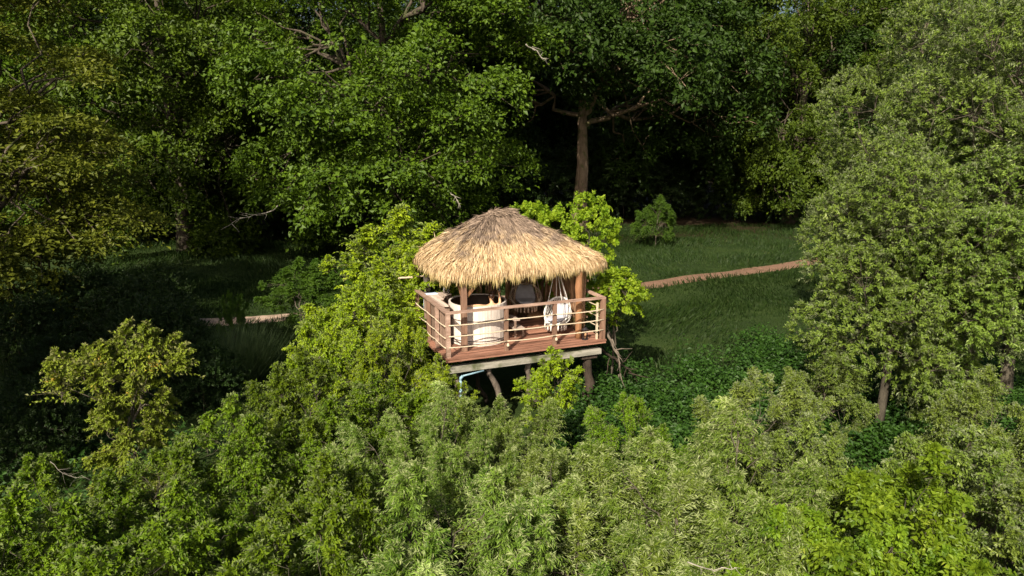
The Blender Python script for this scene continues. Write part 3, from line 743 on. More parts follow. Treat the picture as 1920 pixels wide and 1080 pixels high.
tall_a = make_shrub(36, 2.6, 10, 2.3, 46, 0.82, 6200, 18, 0.30, 0.105, 0.044, M['tall_willow'], name='tall willow a', env=tw_env_a, n_stem=1, stem_r=0.06, trunk=[(0, 0, 0), (0.05, 0, 1.2), (0.1, 0.05, 2.5), (0.0, 0.1, 4), (0.1, 0.1, 6), (0.15, 0, 8)], plume=False, jit=0.5, cull=0.8, trunk_r=[0.19, 0.16, 0.14, 0.12, 0.08, 0.04], up=0.5, stretch=0.75, slim=1.35, n_twigs=700, n_sub=260)
tw_env_b = [(0, 0, 4.4, 1.9, 1.8, 2.3), (-0.5, 0.0, 5.6, 1.1, 1.1, 1.1), (0.9, 0.2, 4.2, 1.3, 1.3, 1.5), (-0.9, -0.3, 3.4, 1.2, 1.2, 1.2), (-0.5, -0.4, 2.5, 1.5, 1.3, 1.1)]
tall_b = make_shrub(37, 2.2, 6.8, 1.6, 37, 0.70, 4500, 18, 0.28, 0.100, 0.042, M['tall_willow'], name='tall willow b', env=tw_env_b, n_stem=1, stem_r=0.05, trunk=[(0, 0, 0), (0.04, 0, 0.9), (0.1, 0.02, 1.8), (0.0, 0.0, 3), (-0.1, 0.1, 4.5), (-0.2, 0, 5.6)], plume=False, jit=0.5, cull=0.8, trunk_r=[0.13, 0.11, 0.10, 0.08, 0.05, 0.03], up=0.5, stretch=0.75, slim=1.35, n_twigs=600, n_sub=200)
sap_env = [(0, 0, 3.2, 0.7, 0.7, 0.9), (-0.75, 0, 3.45, 0.55, 0.5, 0.4), (0.75, 0.1, 3.5, 0.6, 0.5, 0.4), (0.1, -0.2, 2.3, 0.65, 0.65, 0.7), (0.0, 0.1, 1.4, 0.7, 0.7, 0.6)]
sapling = make_shrub(38, 1.2, 4.2, 1.0, 44, 0.34, 1600, 17, 0.36, 0.085, 0.048, M['red_tip'], name='sapling', env=sap_env, n_twigs=300, n_sub=90, up=0.4, stretch=0.9, slim=1.2)
bright = make_shrub(39, 2.1, 3.9, 0.2, 56, 0.45, 2500, 15, 0.34, 0.108, 0.068, M['bright'], name='bright bush', up=0.4, droop=0.4, stretch=0.8, slim=1.25)
sprig = make_shrub(40, 0.75, 3.9, 1.5, 14, 0.30, 480, 20, 0.50, 0.085, 0.032, M['sallow_lime'], name='sprig', up=0.8, droop=0.35, n_twigs=250, n_sub=40, stretch=1.3)

SH = 'sallow bushes round the hut'
def bush(sp, name, px, Y, top_py, rz, label, cat='bush', group=SH, mat=None, h=None, wide=1.0, H0=None):
    """plant species sp so that its top reaches photo row top_py at depth Y"""
    top = pt(px, top_py, Y).z
    x = pt(px, 540, Y).x
    s = top / H0
    return sp.plant(name, (x, Y), rz, (s * wide, s * wide, s), label, cat, group, mat)

maple.plant('maple_tree', (gx(1046, 22.6), 22.6), 0.3, (0.72, 0.72, 0.87), 'yellow-green young maple directly behind the right slope of the thatched roof', 'tree')
bush(maple_low, 'maple_tree', 1150, 20.2, 503, 2.0, 'low yellow-green maple shoot beside the right corner post of the hut', 'tree', None, H0=4.05, wide=1.0)
bush(sallow_a, 'sallow_bush', 762, 22.0, 400, 1.3, 'tall lime-green bush behind the left side of the hut, touching the thatch', mat=M['sallow_lime'], H0=4.7, wide=1.2)
bush(sallow_a, 'sallow_bush', 688, 19.4, 500, 3.0, 'lime-green bush left of the hut between the roof edge and the pale path', mat=M['sallow_lime'], H0=4.7, wide=1.1)
bush(sallow_a, 'sallow_bush', 672, 17.4, 515, 4.1, 'rounded pale-green bush covering the end of the left path', mat=M['sallow_lime'], H0=4.9, wide=0.85)
bush(sallow_b, 'sallow_bush', 728, 16.2, 580, 3.2, 'lime-green bush growing against the left railing of the deck', mat=M['sallow_lime'], H0=4.4, wide=0.72)
sprig.plant('sallow_bush', (pt(838, 600, 15.2).x, 15.2), 0.0, (0.70, 0.70, 0.69), 'slender pale lime shoots in front of the deck corner by the tub', 'bush', SH)
bush(sallow_a, 'sallow_bush', 560, 14.0, 655, 5.0, 'mid-green bush below the rounded pale-green bush', H0=4.9, wide=0.9)
bush(sallow_b, 'sallow_bush', 690, 13.2, 680, 0.7, 'mid-green bush left of the blue pipe', H0=4.4, wide=1.0)

W = 'willow shrubs in front of the hut'
def willow(*a, **k):
    k.setdefault('group', W); k.setdefault('cat', 'shrub'); return bush(*a, **k)
willow(willow_b, 'willow_shrub', 770, 11.6, 745, 0.4, 'windswept grey-green willow left of the blue pipe', H0=4.1, wide=0.85)
willow(willow_b, 'willow_shrub', 960, 12.9, 742, 2.2, 'grey-green willow under the middle of the deck beam', H0=4.1, wide=0.9)
sprig.plant('willow_shrub', (pt(1020, 690, 14.6).x, 14.6), 2.1, (0.9, 0.9, 0.78), 'lime shoots under the deck between the two brace logs', 'shrub', W)
willow(sallow_b, 'willow_shrub', 1205, 12.6, 735, 4.4, 'yellow-green shrub right of the dark corner stilt', H0=4.4, wide=0.85)
willow(willow_a, 'willow_shrub', 850, 9.0, 825, 1.0, 'silvery willow at the bottom edge, left of centre', H0=4.2)
willow(willow_b, 'willow_shrub', 1075, 10.2, 850, 5.1, 'silvery willow just below the yellow-green shrub', H0=4.1)
willow(willow_a, 'willow_shrub', 1180, 8.4, 880, 3.6, 'large silvery willow at the bottom centre right', H0=4.2)
willow(willow_b, 'willow_shrub', 1330, 9.6, 795, 0.2, 'silvery willow between the large one and the bright bush', H0=4.1)
willow(willow_b, 'willow_shrub', 985, 7.0, 1000, 2.9, 'nearest willow at the bottom edge below the hut', H0=4.1, wide=0.9)
willow(willow_a, 'willow_shrub', 1480, 7.6, 960, 5.6, 'dark-gapped willow at the bottom edge by the fallen grey branch', H0=4.2, wide=0.85)
willow(sallow_b, 'willow_shrub', 1445, 12.4, 690, 2.5, 'pale yellow-green willow at the foot of the forked tree', mat=M['tall_willow'], H0=4.4, wide=0.9)
willow(sallow_a, 'willow_shrub', 1540, 11.2, 770, 0.9, 'olive shrub in front of the forked dark stems', mat=M['tall_willow'], H0=4.9, wide=0.85)
bush(bright, 'bright_bush', 1760, 8.6, 850, 0.5, 'glossy bright-green bush in the bottom right corner', group='bright bushes at the lower right', H0=4.25)
bush(bright, 'bright_bush', 1600, 8.0, 930, 2.8, 'glossy bright-green bush left of the corner bush', group='bright bushes at the lower right', H0=4.25, wide=0.8)
bush(bright, 'bright_bush', 1880, 10.6, 810, 4.2, 'dim green bush behind the bright corner bush', group='bright bushes at the lower right', mat=M['tall_willow'], H0=4.25, wide=0.9)

TW = 'tall grey-green willows at the right'
tall_b.plant('tall_willow', (gx(1655, 17.2), 17.2), 0.2, (1.0, 1.0, 1.0), 'forked lower willow in front of the two taller ones', 'tree', TW)
tall_a.plant('tall_willow', (gx(1690, 23.5), 23.5), 0.0, (1.08, 1.08, 1.08), 'tall rounded willow with its crown against the dark oak', 'tree', TW)
tall_a.plant('tall_willow', (gx(1895, 19.0), 19.0), 2.3, (1.05, 1.05, 1.06), 'tallest willow, cut by the right edge of the photo', 'tree', TW)
bush(sallow_a, 'willow_shrub', 1560, 16.5, 640, 2.2, 'leafy willow shrub left of the forked dark stems', 'shrub', TW, M['tall_willow'], H0=4.9, wide=0.9)
bush(sallow_b, 'willow_shrub', 1790, 17.8, 640, 3.1, 'dim willow shrub behind the two dark trunks', 'shrub', TW, M['tall_willow'], H0=4.4, wide=1.1)
bush(sallow_a, 'willow_shrub', 1900, 13.4, 690, 5.2, 'dim willow shrub at the right edge under the tallest willow', 'shrub', TW, M['tall_willow'], H0=4.9, wide=0.9)
tall_b.plant('tall_willow', (gx(1815, 17.5), 17.5), 3.6, (1.05, 1.05, 0.95), 'dim lower willow in the shade under the tallest one', 'tree', TW)

for px, Y, tp, rz, lab in ((2080, 9.5, 870, 0.7, 'near willow shrub outside the frame right of the bright corner bush'), (2120, 13.5, 700, 2.6, 'middle willow shrub outside the frame beside the dim edge shrub'), (2300, 18.0, 560, 4.4, 'far willow shrub outside the frame right of the tallest willow')):
    bush(sallow_a, 'willow_shrub', px, Y, tp, rz, lab, 'shrub', TW, M['tall_willow'], H0=4.9, wide=1.1)
LB = 'bushes at the lower left'
bush(sapling, 'sapling', 215, 13.0, 622, 0.2, 'pale sapling with reddish tips standing before the black gap', 'tree', None, H0=4.2, wide=0.95)
bush(sallow_a, 'sallow_bush', 430, 12.0, 735, 1.1, 'mid-green bush right of the red-tipped sapling', group=LB, H0=4.9, wide=0.9)
bush(sallow_b, 'sallow_bush', 250, 11.0, 830, 2.6, 'olive bush at the foot of the red-tipped sapling', group=LB, H0=4.4)
bush(sallow_a, 'sallow_bush', 560, 9.6, 860, 3.4, 'green bush at the bottom left of the silvery willow', group=LB, H0=4.9)
bush(sallow_b, 'sallow_bush', 60, 10.0, 850, 5.2, 'olive bush at the left edge with bare white twigs', group=LB, H0=4.4)
bush(sallow_a, 'sallow_bush', -40, 8.2, 905, 2.2, 'green bush cut by the bottom left corner', group=LB, H0=4.9)
bush(sallow_a, 'sallow_bush', 330, 8.6, 900, 0.0, 'dark green bush at the bottom edge between the olive bushes', group=LB, H0=4.9)
bush(sallow_b, 'sallow_bush', 620, 7.4, 965, 4.6, 'nearest green bush at the bottom edge, left of the willows', group=LB, H0=4.4)
bush(sallow_b, 'sallow_bush', 120, 7.6, 960, 1.4, 'yellowish olive bush in the bottom left corner', group=LB, H0=4.4)
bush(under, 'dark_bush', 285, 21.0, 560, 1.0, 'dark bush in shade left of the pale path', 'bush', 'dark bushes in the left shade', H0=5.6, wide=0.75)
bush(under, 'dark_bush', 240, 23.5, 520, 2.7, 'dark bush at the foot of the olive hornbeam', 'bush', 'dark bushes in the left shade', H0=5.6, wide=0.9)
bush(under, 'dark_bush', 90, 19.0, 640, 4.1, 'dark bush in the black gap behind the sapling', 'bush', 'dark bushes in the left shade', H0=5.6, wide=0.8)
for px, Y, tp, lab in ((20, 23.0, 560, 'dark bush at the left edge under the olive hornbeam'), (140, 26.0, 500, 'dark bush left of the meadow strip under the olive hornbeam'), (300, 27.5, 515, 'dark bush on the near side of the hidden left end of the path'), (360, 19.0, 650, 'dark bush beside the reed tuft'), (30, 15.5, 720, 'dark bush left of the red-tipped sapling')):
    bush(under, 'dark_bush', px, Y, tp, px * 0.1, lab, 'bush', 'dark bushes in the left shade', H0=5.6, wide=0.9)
bush(sallow_a, 'green_bush', 560, 27.5, 482, 2.0, 'dark green bush on the meadow above the pale path', 'bush', 'bushes on the left meadow', mat=M['mid_shrub'], H0=4.9, wide=1.3)
bush(sallow_b, 'green_bush', 640, 29.5, 470, 0.2, 'dark green bush between the path and the bright oak', 'bush', 'bushes on the left meadow', mat=M['mid_shrub'], H0=4.4, wide=1.3)
bush(sallow_b, 'sapling', 432, 24.6, 535, 0.9, 'small leafy sapling standing before the pale path', 'tree', None, mat=M['mid_shrub'], H0=4.4, wide=0.5)
bush(sallow_a, 'sapling', 1225, 47.0, 365, 3.0, 'lone sapling with drooping twigs on the meadow below the great oak', 'tree', None, mat=M['mid_shrub'], H0=4.9, wide=1.0)
# trees that stand outside the frame at the left and throw their shade into it
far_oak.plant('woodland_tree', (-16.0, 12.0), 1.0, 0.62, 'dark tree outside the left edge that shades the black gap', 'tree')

# bare dead branches of the oaks and in the bushes
def dead_branch(p0, d, L, seed, r=0.05):
    rng = np.random.default_rng(seed)
    mb = MB()
    p0 = np.asarray(p0, float); d = nrm(np.asarray(d, float))
    k = 7; P = p0 + d * np.linspace(0, L, k)[:, None] + np.cumsum(rng.normal(0, 0.05 * L, (k, 3)), 0)
    mb.tube(P, np.linspace(r, r * 0.3, k), 6)
    for i in range(2, k):
        for q in range(2):
            dd = nrm(d + rng.normal(0, 0.7, 3)); l = L * rng.uniform(0.2, 0.45)
            Q = P[i] + dd * np.linspace(0, l, 4)[:, None] + np.cumsum(rng.normal(0, 0.05 * l, (4, 3)), 0)
            mb.tube(Q, np.linspace(r * 0.5, r * 0.15, 4), 4)
    return mb
for k, (px, py, Y, d, L, lab) in enumerate([
    (985, 85, 37.5, (1, 0.2, -0.45), 1.3, 'bleached bare branch poking out of the bright oak above the bare trunk'),
    (525, 385, 38.0, (-1, -0.2, -0.3), 2.4, 'bleached dead branch hanging low at the left skirt of the bright oak'),
    (630, 205, 37.0, (-0.3, -0.3, -1), 1.1, 'short bleached twig high in the oak left of the hut'),
    (845, 362, 38.5, (0.5, -0.2, -0.8), 0.8, 'rust-brown dead twig just above the left roof slope')]):
    mb = dead_branch(pt(px, py, Y), d, L, 50 + k, 0.034)
    tag(mb.build('dead_branch', M['bark_pale'], None, True), lab, 'branch', 'dead branches in the oaks')
mb = dead_branch(pt(1290, 1055, 6.8), (1, -0.05, -0.16), 0.40, 61, 0.008)
tag(mb.build('fallen_branch', M['bark_pale'], None, True), 'grey bare branch lying in the willows at the bottom edge', 'branch')
mb = dead_branch(pt(100, 862, 9.0), (0.8, 0.1, -0.35), 0.45, 62, 0.004)
tag(mb.build('bare_twig', M['bark_pale'], None, True), 'bare white twig over the olive bushes at the lower left', 'branch')

# --- grass, reeds and ground cover (uncountable)
def blades(rng, x, y, h, w, lean):
    n = len(x)
    base = np.c_[x, y, ground_h(x, y) - 0.02]
    ax = nrm(np.c_[lean[0] + rng.normal(0, 0.35, n), lean[1] + rng.normal(0, 0.35, n), np.ones(n)])
    nn = nrm(np.c_[rng.normal(0, 1, n), rng.normal(0, 1, n), np.full(n, 0.25)])
    return leaf_quads(base, ax, nn, h, w, 0.1)
def build_grass():
    rng = np.random.default_rng(5)
    n = 170000
    x = rng.uniform(-24, 26, n); y = 19 + 38 * rng.uniform(0, 1, n) ** 0.9
    keep = (path_dist(x, y) > 0.66 + rng.normal(0, 0.12, n)) & (np.abs(x) < 0.74 * y)
    keep &= ~((x > -6) & (x < 4) & (y < 27))
    x, y = x[keep], y[keep]
    f = np.sin(x * 0.9 + 2 * np.sin(y * 0.5)) + np.sin(y * 1.1 + 1.5 * np.sin(x * 0.4))
    h = (0.26 + 0.10 * f) * rng.uniform(0.6, 1.4, len(x)); h = np.maximum(h, 0.08)
    la = 0.6 * np.sin(x * 0.33 + y * 0.21), 0.6 * np.cos(x * 0.27 - y * 0.36)
    V = blades(rng, x, y, h, np.full(len(x), 0.034) * rng.uniform(0.6, 1.4, len(x)), la)
    tag(add_obj('grass', leaf_mesh('grass', V, M['grass'])), 'dark green meadow grass on both sides of the earth path', kind='stuff', cat='grass')
    # ground cover
    n = 85000
    x = rng.uniform(1.0, 15, n); y = rng.uniform(15.5, 25, n)
    edge = 22.8 + 1.6 * np.sin(x * 0.9) + 0.9 * np.sin(x * 2.3 + 1) + rng.normal(0, 0.9, n)
    keep = (np.abs(x) < 0.75 * y) & (y < edge)
    x, y = x[keep], y[keep]
    xf = rng.uniform(-13, 9, 26000); yf = rng.uniform(7.5, 17, 26000); kf = np.abs(xf) < 0.8 * yf
    x = np.r_[x, xf[kf]]; y = np.r_[y, yf[kf]]
    hz = 0.25 + 0.22 * (np.sin(x * 1.7 + y) * np.sin(y * 1.3 - 0.6 * x) + 1) + 0.18 * (np.sin(x * 4.1) * np.sin(y * 3.7) + 1)
    pos = np.c_[x, y, ground_h(x, y) + hz * rng.uniform(0.45, 1.05, len(x))]
    ax = nrm(np.c_[rng.normal(0, 1, len(x)), rng.normal(0, 1, len(x)), rng.normal(-0.2, 0.35, len(x))])
    nn = nrm(np.c_[rng.normal(0, 0.5, len(x)), rng.normal(0, 0.5, len(x)), np.ones(len(x))])
    s = rng.uniform(0.4, 1.6, len(x))
    tag(add_obj('ground_cover', leaf_mesh('ground_cover', leaf_quads(pos, ax, nn, 0.098 * s, 0.068 * s), M['cover'])), 'dense low green leaves covering the ground right of the hut and between the bushes', kind='stuff', cat='undergrowth')
    # reeds
    n = 2600
    a = rng.uniform(0, 6.28, n); r = 0.95 * np.sqrt(rng.uniform(0, 1, n)); c = (gx(432, 21.8), 21.8)
    x = c[0] + r * np.cos(a); y = c[1] + r * np.sin(a)
    V = blades(rng, x, y, rng.uniform(0.8, 1.9, n), np.full(n, 0.022), (0.35 * np.cos(a) * r, 0.35 * np.sin(a) * r))
    tag(add_obj('reeds', leaf_mesh('reeds', V, M['reed'])), 'tall blue-green reed tuft below the pale path', kind='stuff', cat='reeds')
build_grass()

# ------------------------------------------------------------------ the hut
O = Vector((-1.606, 17.226, CAM_H - 5.6))
YAW = math.radians(22.6)
DW, DD = 4.47, 3.62                       # deck width, depth
def wl(u, v, z):                          # hut coordinates -> world
    return Vector((O.x + u * math.cos(YAW) - v * math.sin(YAW), O.y + u * math.sin(YAW) + v * math.cos(YAW), O.z + z))
def hut_ground(u, v):                     # ground height in hut z
    p = wl(u, v, 0); return float(ground_h(p.x, p.y)) - O.z

hut = empty('stilt_hut', O, YAW, 'thatched wooden hut on stilts with an open railed deck', 'hut')
rngh = random.Random(8)

def build_hut():
    # deck boards parallel to the front
    n = 27; pw = DD / n
    for k in range(n):
        mb = MB(); c = pw * (k + 0.5)
        e = rngh.uniform(-0.012, 0.02)
        mb.box((DW / 2 + e, c, -0.022 + rngh.uniform(-0.003, 0.003)), (DW + rngh.uniform(0, 0.03), pw - 0.005, 0.044))
        mb.build('deck_plank', M['deck'], hut)
    # front fascia, beams, joists
    MB().box((DW / 2, 0.035, -0.075), (DW - 0.02, 0.04, 0.055)).build('fascia_board', M['deck'], hut)
    MB().box((0.035, DD / 2, -0.075), (0.04, DD - 0.2, 0.055)).build('fascia_board', M['deck'], hut)
    for k in range(6):
        MB().box((0.45 + k * 0.72, DD / 2 + 0.10, -0.135), (0.07, DD - 0.30, 0.178)).build('joist', M['stilt'], hut)
    MB().bar((0.06, 0.20, -0.345), (DW - 0.10, 0.20, -0.345), 0.14, 0.23, up=(0, 1, 0)).build('front_beam', M['beam_grey'], hut)
    MB().bar((0.12, DD - 0.42, -0.325), (DW - 0.12, DD - 0.42, -0.325), 0.16, 0.24, up=(0, 1, 0)).build('rear_beam', M['beam_grey'], hut)
    # stilts: rough logs, right front one with a wide foot
    def log(a, b, r0, r1, name, mat, k=8, wob=0.02, sides=10, flare=1.0):
        a = np.array(a, float); b = np.array(b, float); t = np.linspace(0, 1, k)[:, None]
        P = a + (b - a) * t
        g = np.random.default_rng(rngh.randint(0, 9999)); P[1:-1] += g.normal(0, wob, (k - 2, 3))
        r = np.linspace(r0, r1, k) * (1 + g.normal(0, 0.06, k)); r[0] *= flare
        return MB().tube(P, r, sides).build(name, mat, hut, True)
    g = hut_ground(4.0, 0.45)
    log((4.12, 0.30, g - 0.1), (4.06, 0.30, -0.54), 0.17, 0.11, 'stilt', M['stilt'], flare=1.7, wob=0.03)
    log((0.42, 0.44, hut_ground(.4, .4) - 0.1), (0.40, 0.44, -0.46), 0.09, 0.07, 'stilt', M['log'])
    log((0.45, DD - 0.42, hut_ground(.4, 3.2) - 0.1), (0.45, DD - 0.42, -0.46), 0.12, 0.10, 'stilt', M['stilt'])
    log((DW - 0.45, DD - 0.42, hut_ground(4, 3.2) - 0.1), (DW - 0.45, DD - 0.42, -0.46), 0.12, 0.10, 'stilt', M['stilt'])
    MB().box((4.06, 0.28, -0.50), (0.46, 0.24, 0.075)).build('bearing_block', M['stilt'], hut)
    # leaning brace logs under the beam
    log((1.80, 0.62, -1.75), (1.20, 0.26, -0.465), 0.085, 0.075, 'brace_log', M['log'])
    log((2.65, 0.95, -1.85), (2.35, 0.30, -0.465), 0.085, 0.07, 'brace_log', M['log'])
    log((2.55, 0.60, -1.45), (2.90, 0.30, -0.465), 0.075, 0.06, 'brace_log', M['stilt'])
    log((1.62, 1.5, -1.9), (1.0, 1.2, -0.46), 0.07, 0.06, 'brace_log', M['stilt'])
    # roof posts
    def post(u, v, z1, w, mat):
        return MB().bar((u, v, 0.001), (u, v, z1), w).build('roof_post', mat, hut)
    post(0.63, 0.46, 1.95, 0.13, M['post'])
    log((3.83, 0.40, 0.0), (3.83, 0.40, 1.95), 0.095, 0.09, 'roof_post', M['post_orange'], wob=0.006)
    post(0.46, 3.15, 1.95, 0.15, M['post_grey'])
    post(4.05, 3.30, 1.92, 0.15, M['post'])
    # knee braces at the tub post
    MB().bar((0.71, 0.50, 1.40), (1.15, 0.55, 1.84), 0.075).build('knee_brace', M['post_orange'], hut)
    MB().bar((0.63, 0.55, 1.40), (0.63, 0.98, 1.80), 0.075).build('knee_brace', M['post_orange'], hut)
    # wall plates under the roof
    MB().bar((0.55, 0.58, 1.90), (4.10, 0.58, 1.90), 0.12).build('eave_beam', M['post_orange'], hut)
    MB().bar((0.55, 3.25, 2.02), (4.05, 3.25, 2.02), 0.12).build('eave_beam', M['post'], hut)
    MB().bar((0.57, 0.65, 1.86), (0.52, 3.18, 1.86), 0.11).build('eave_beam', M['post_orange'], hut)
    MB().bar((4.05, 0.65, 1.86), (4.05, 3.18, 1.86), 0.11).build('eave_beam', M['post'], hut)
    for k in range(7):
        u = 0.5 + k * 0.6
        MB().bar((u * .85 + .35, 0.80, 2.08), (1.8 + 0.1 * k, 1.75, 2.92), 0.05).build('rafter', M['post'], hut)
        MB().bar((u * .85 + .35, 3.05, 2.08), (1.8 + 0.1 * k, 2.10, 2.92), 0.05).build('rafter', M['post'], hut)
    log((-0.35, 3.20, 1.42), (0.40, 3.22, 1.44), 0.03, 0.03, 'rear_rail', M['rope'], wob=0.004)
    # wall of rough poles: back and right, with gaps
    def pole(u, v, zt, w):
        m = MB(); k = 5
        z = np.linspace(0.0, zt, k); P = np.c_[np.full(k, u), np.full(k, v), z]
        P[1:-1, :2] += np.random.default_rng(rngh.randint(0, 99999)).normal(0, 0.008, (k - 2, 2))
        m.tube(P, np.full(k, w) * np.array([1, 1.05, .95, 1, .95]), 6)
        m.build('wall_pole', M['pole'], hut, True)
    u = 1.95
    while u < 4.02:
        w = rngh.uniform(0.026, 0.046)
        if rngh.random() > 0.10: pole(u + w, 3.20 + rngh.uniform(-0.015, 0.015), 1.98 + rngh.uniform(-0.05, 0.03), w)
        u += 2 * w + rngh.uniform(0.002, 0.022)
    v = 0.62
    while v < 3.12:
        w = rngh.uniform(0.026, 0.048)
        if rngh.random() > 0.10: pole(4.14 + rngh.uniform(-0.015, 0.015), v + w, 1.98 + rngh.uniform(-0.05, 0.03), w)
        v += 2 * w + rngh.uniform(0.002, 0.024)
    for z in (0.5, 1.5):
        MB().bar((1.95, 3.265, z), (3.95, 3.265, z), 0.035, 0.06).build('wall_batten', M['post'], hut)
        MB().bar((4.205, 0.62, z), (4.205, 3.15, z), 0.035, 0.06).build('wall_batten', M['post'], hut)
    # railing
    RH = 1.155
    def rpost(u, v, w=0.085, h=RH - 0.05, mat='post'):
        MB().bar((u, v, 0.001), (u, v, h), w).build('railing_post', M[mat], hut)
    rpost(0.09, 0.09, 0.10, mat='rail'); rpost(1.62, 0.09, 0.088); rpost(2.97, 0.09, 0.088); rpost(DW - 0.09, 0.09, 0.12)
    rpost(0.09, 1.00, 0.085, mat='rail'); rpost(0.09, 1.75); rpost(0.09, 2.85)
    rpost(DW - 0.09, 1.6); rpost(DW - 0.09, 3.0)
    MB().box((DW - 0.24, 0.12, 0.50), (0.045, 0.045, 1.0)).build('railing_post', M['rope'], hut)
    MB().bar((0.035, 0.09, RH - 0.025), (DW - 0.03, 0.09, RH - 0.025), 0.05, 0.11, up=(0, 1, 0)).build('handrail', M['rail'], hut)
    MB().bar((0.09, 0.15, RH - 0.026), (0.09, 2.95, RH - 0.026), 0.05, 0.12, up=(1, 0, 0)).build('handrail', M['rail'], hut)
    MB().bar((DW - 0.09, 0.15, RH - 0.026), (DW - 0.09, 3.2, RH - 0.026), 0.05, 0.12, up=(1, 0, 0)).build('handrail', M['rail'], hut)
    # sagging rope rails
    def ropes(A, B, zs):
        for z in zs:
            t = np.linspace(0, 1, 9)[:, None]
            P = np.array([*A, z]) * (1 - t) + np.array([*B, z]) * t
            P[:, 2] -= 0.03 * 4 * (t * (1 - t))[:, 0] * rngh.uniform(0.3, 1)
            MB().tube(P, 0.0155, 6).build('rope_rail', M['rope'], hut, True)
    X = [0.09, 1.62, 2.97, DW - 0.09]
    for a, b in zip(X[:-1], X[1:]):
        ropes((a, 0.025), (b, 0.025), (0.83, 0.55, 0.27))
    Vv = [0.09, 1.00, 1.75, 2.85]
    for a, b in zip(Vv[:-1], Vv[1:]):
        ropes((0.025, a), (0.025, b), (0.80, 0.50, 0.25))
    ropes((DW - 0.03, 0.09), (DW - 0.03, 1.6), (0.83, 0.55, 0.27)); ropes((DW - 0.03, 1.6), (DW - 0.03, 3.0), (0.83, 0.55, 0.27))
    # rope ends knotted at the post feet
    for u in (1.62, 2.97):
        MB().lathe([(0.001, 0), (0.035, 0.01), (0.04, 0.05), (0.02, 0.09), (0.001, 0.1)], (u + 0.02, 0.012, 0.12), 8).build('rope_knot', M['rope'], hut, True)

    # ---------------- roof
    U0, U1, V0, V1 = 0.12, 4.76, 0.27, 3.66
    cu, cv = (U0 + U1) / 2, (V0 + V1) / 2
    ru0, ru1 = 1.98, 2.36; rv = 1.92; RZ = 3.27; EZ = 2.03
    hu, hv = (U1 - U0) / 2, (V1 - V0) / 2
    def eave(a):
        c, s = np.cos(a), np.sin(a); k = 9.0
        r = (np.abs(c / hu) ** k + np.abs(s / hv) ** k) ** (-1 / k)
        return np.stack([cu + r * c, cv + r * s], -1)
    def surf(a, s):
        e = eave(a)
        R = np.stack([np.clip(cu + (e[..., 0] - cu) * 0.9, ru0, ru1), np.full(a.shape, rv)], -1)
        p = R * (1 - s)[..., None] + e * s[..., None]
        z = RZ - (RZ - EZ) * (0.94 * s + 0.06 * s ** 3)
        z = z + 0.02 * np.sin(np.pi * s) + 0.012 * np.sin(a * 31 + 4 * s) * np.sin(s * 17 + 3 * np.sin(a * 5))
        return np.concatenate([p, z[..., None]], -1)
    na, ns = 96, 14
    A, S = np.meshgrid(np.linspace(0, 2 * np.pi, na, endpoint=False), np.linspace(0.0, 0.985, ns))
    Vt = surf(A, S); Vb = Vt.copy(); Vb[..., 2] -= 0.13
    V = np.concatenate([Vt.reshape(-1, 3), Vb.reshape(-1, 3)])
    F = []
    m = na * ns
    for i in range(ns - 1):
        for j in range(na):
            j2 = (j + 1) % na
            F.append((i * na + j, (i + 1) * na + j, (i + 1) * na + j2, i * na + j2))
            F.append((m + i * na + j, m + i * na + j2, m + (i + 1) * na + j2, m + (i + 1) * na + j))
    i = ns - 1
    for j in range(na):
        j2 = (j + 1) % na
        F.append((i * na + j, m + i * na + j, m + i * na + j2, i * na + j2))
    roof = add_obj('roof', np_mesh('roof', V, np.array(F), True), M['thatch'], hut)
    # straw: overlapping courses of blades
    rng = np.random.default_rng(3)
    n = 52000
    a = rng.uniform(0, 2 * np.pi, n * 2)
    # equal density along the eave length
    e = eave(a); da = 1e-3
    wgt = np.linalg.norm(eave(a + da) - e, axis=1) / da
    a = a[rng.uniform(0, wgt.max(), len(a)) < wgt][:n]; n = len(a)
    s = np.sqrt(rng.uniform(0.0, 1.0, n))
    courses = 11
    s = (np.floor(s * courses) + np.clip(rng.beta(2.2, 1.4, n), 0, 1)) / courses
    s = np.clip(s * 0.99, 0.01, 0.985)
    p = surf(a, s); q = surf(a, np.minimum(s + 0.02, 1.0)); q2 = surf(a + 0.01, s)
    down = nrm(q - p); side = nrm(q2 - p); nor = nrm(np.cross(down, side)); nor *= np.sign(nor[:, 2:3])
    lump = np.sin(a * 60) * 0.25 + np.sin(a * 23 + s * 9) * 0.2
    ax = nrm(down + side * (rng.normal(0, 0.18, n) + 0.10 * lump)[:, None] + nor * (rng.uniform(-0.02, 0.17, n) + 0.25 * (rng.uniform(0, 1, n) > 0.965))[:, None])
    fr = np.clip((s - 0.86) / 0.12, 0, 1)                      # fringe blades hang down at the eave
    ax = nrm(ax * (1 - 0.62 * fr)[:, None] + np.array([0, 0, -1.0]) * (0.95 * fr)[:, None] + rng.normal(0, 0.05, (n, 3)) * fr[:, None])
    l = rng.uniform(0.16, 0.44, n) * (1 - 0.15 * fr) * (1 + 0.25 * np.sin(a * 13) * np.sin(a * 37 + s * 6)); w = rng.uniform(0.010, 0.028, n)
    base = p + nor * (0.012 + 0.03 * rng.uniform(0, 1, n) + 0.012 * lump)[:, None]
    nn = nrm(nor + rng.normal(0, 0.28, (n, 3)))
    V1_ = leaf_quads(base, ax, nn, l, w, 0.1)
    # fringe: long blades from the eave edge
    nf = 5200
    a = rng.uniform(0, 2 * np.pi, nf * 2); wgt = np.linalg.norm(eave(a + da) - eave(a), axis=1) / da
    a = a[rng.uniform(0, wgt.max(), len(a)) < wgt][:nf]; nf = len(a)
    p = surf(a, rng.uniform(0.93, 0.99, nf)); e = eave(a); outd = nrm(np.c_[e - np.array([cu, cv]), np.zeros(nf)])
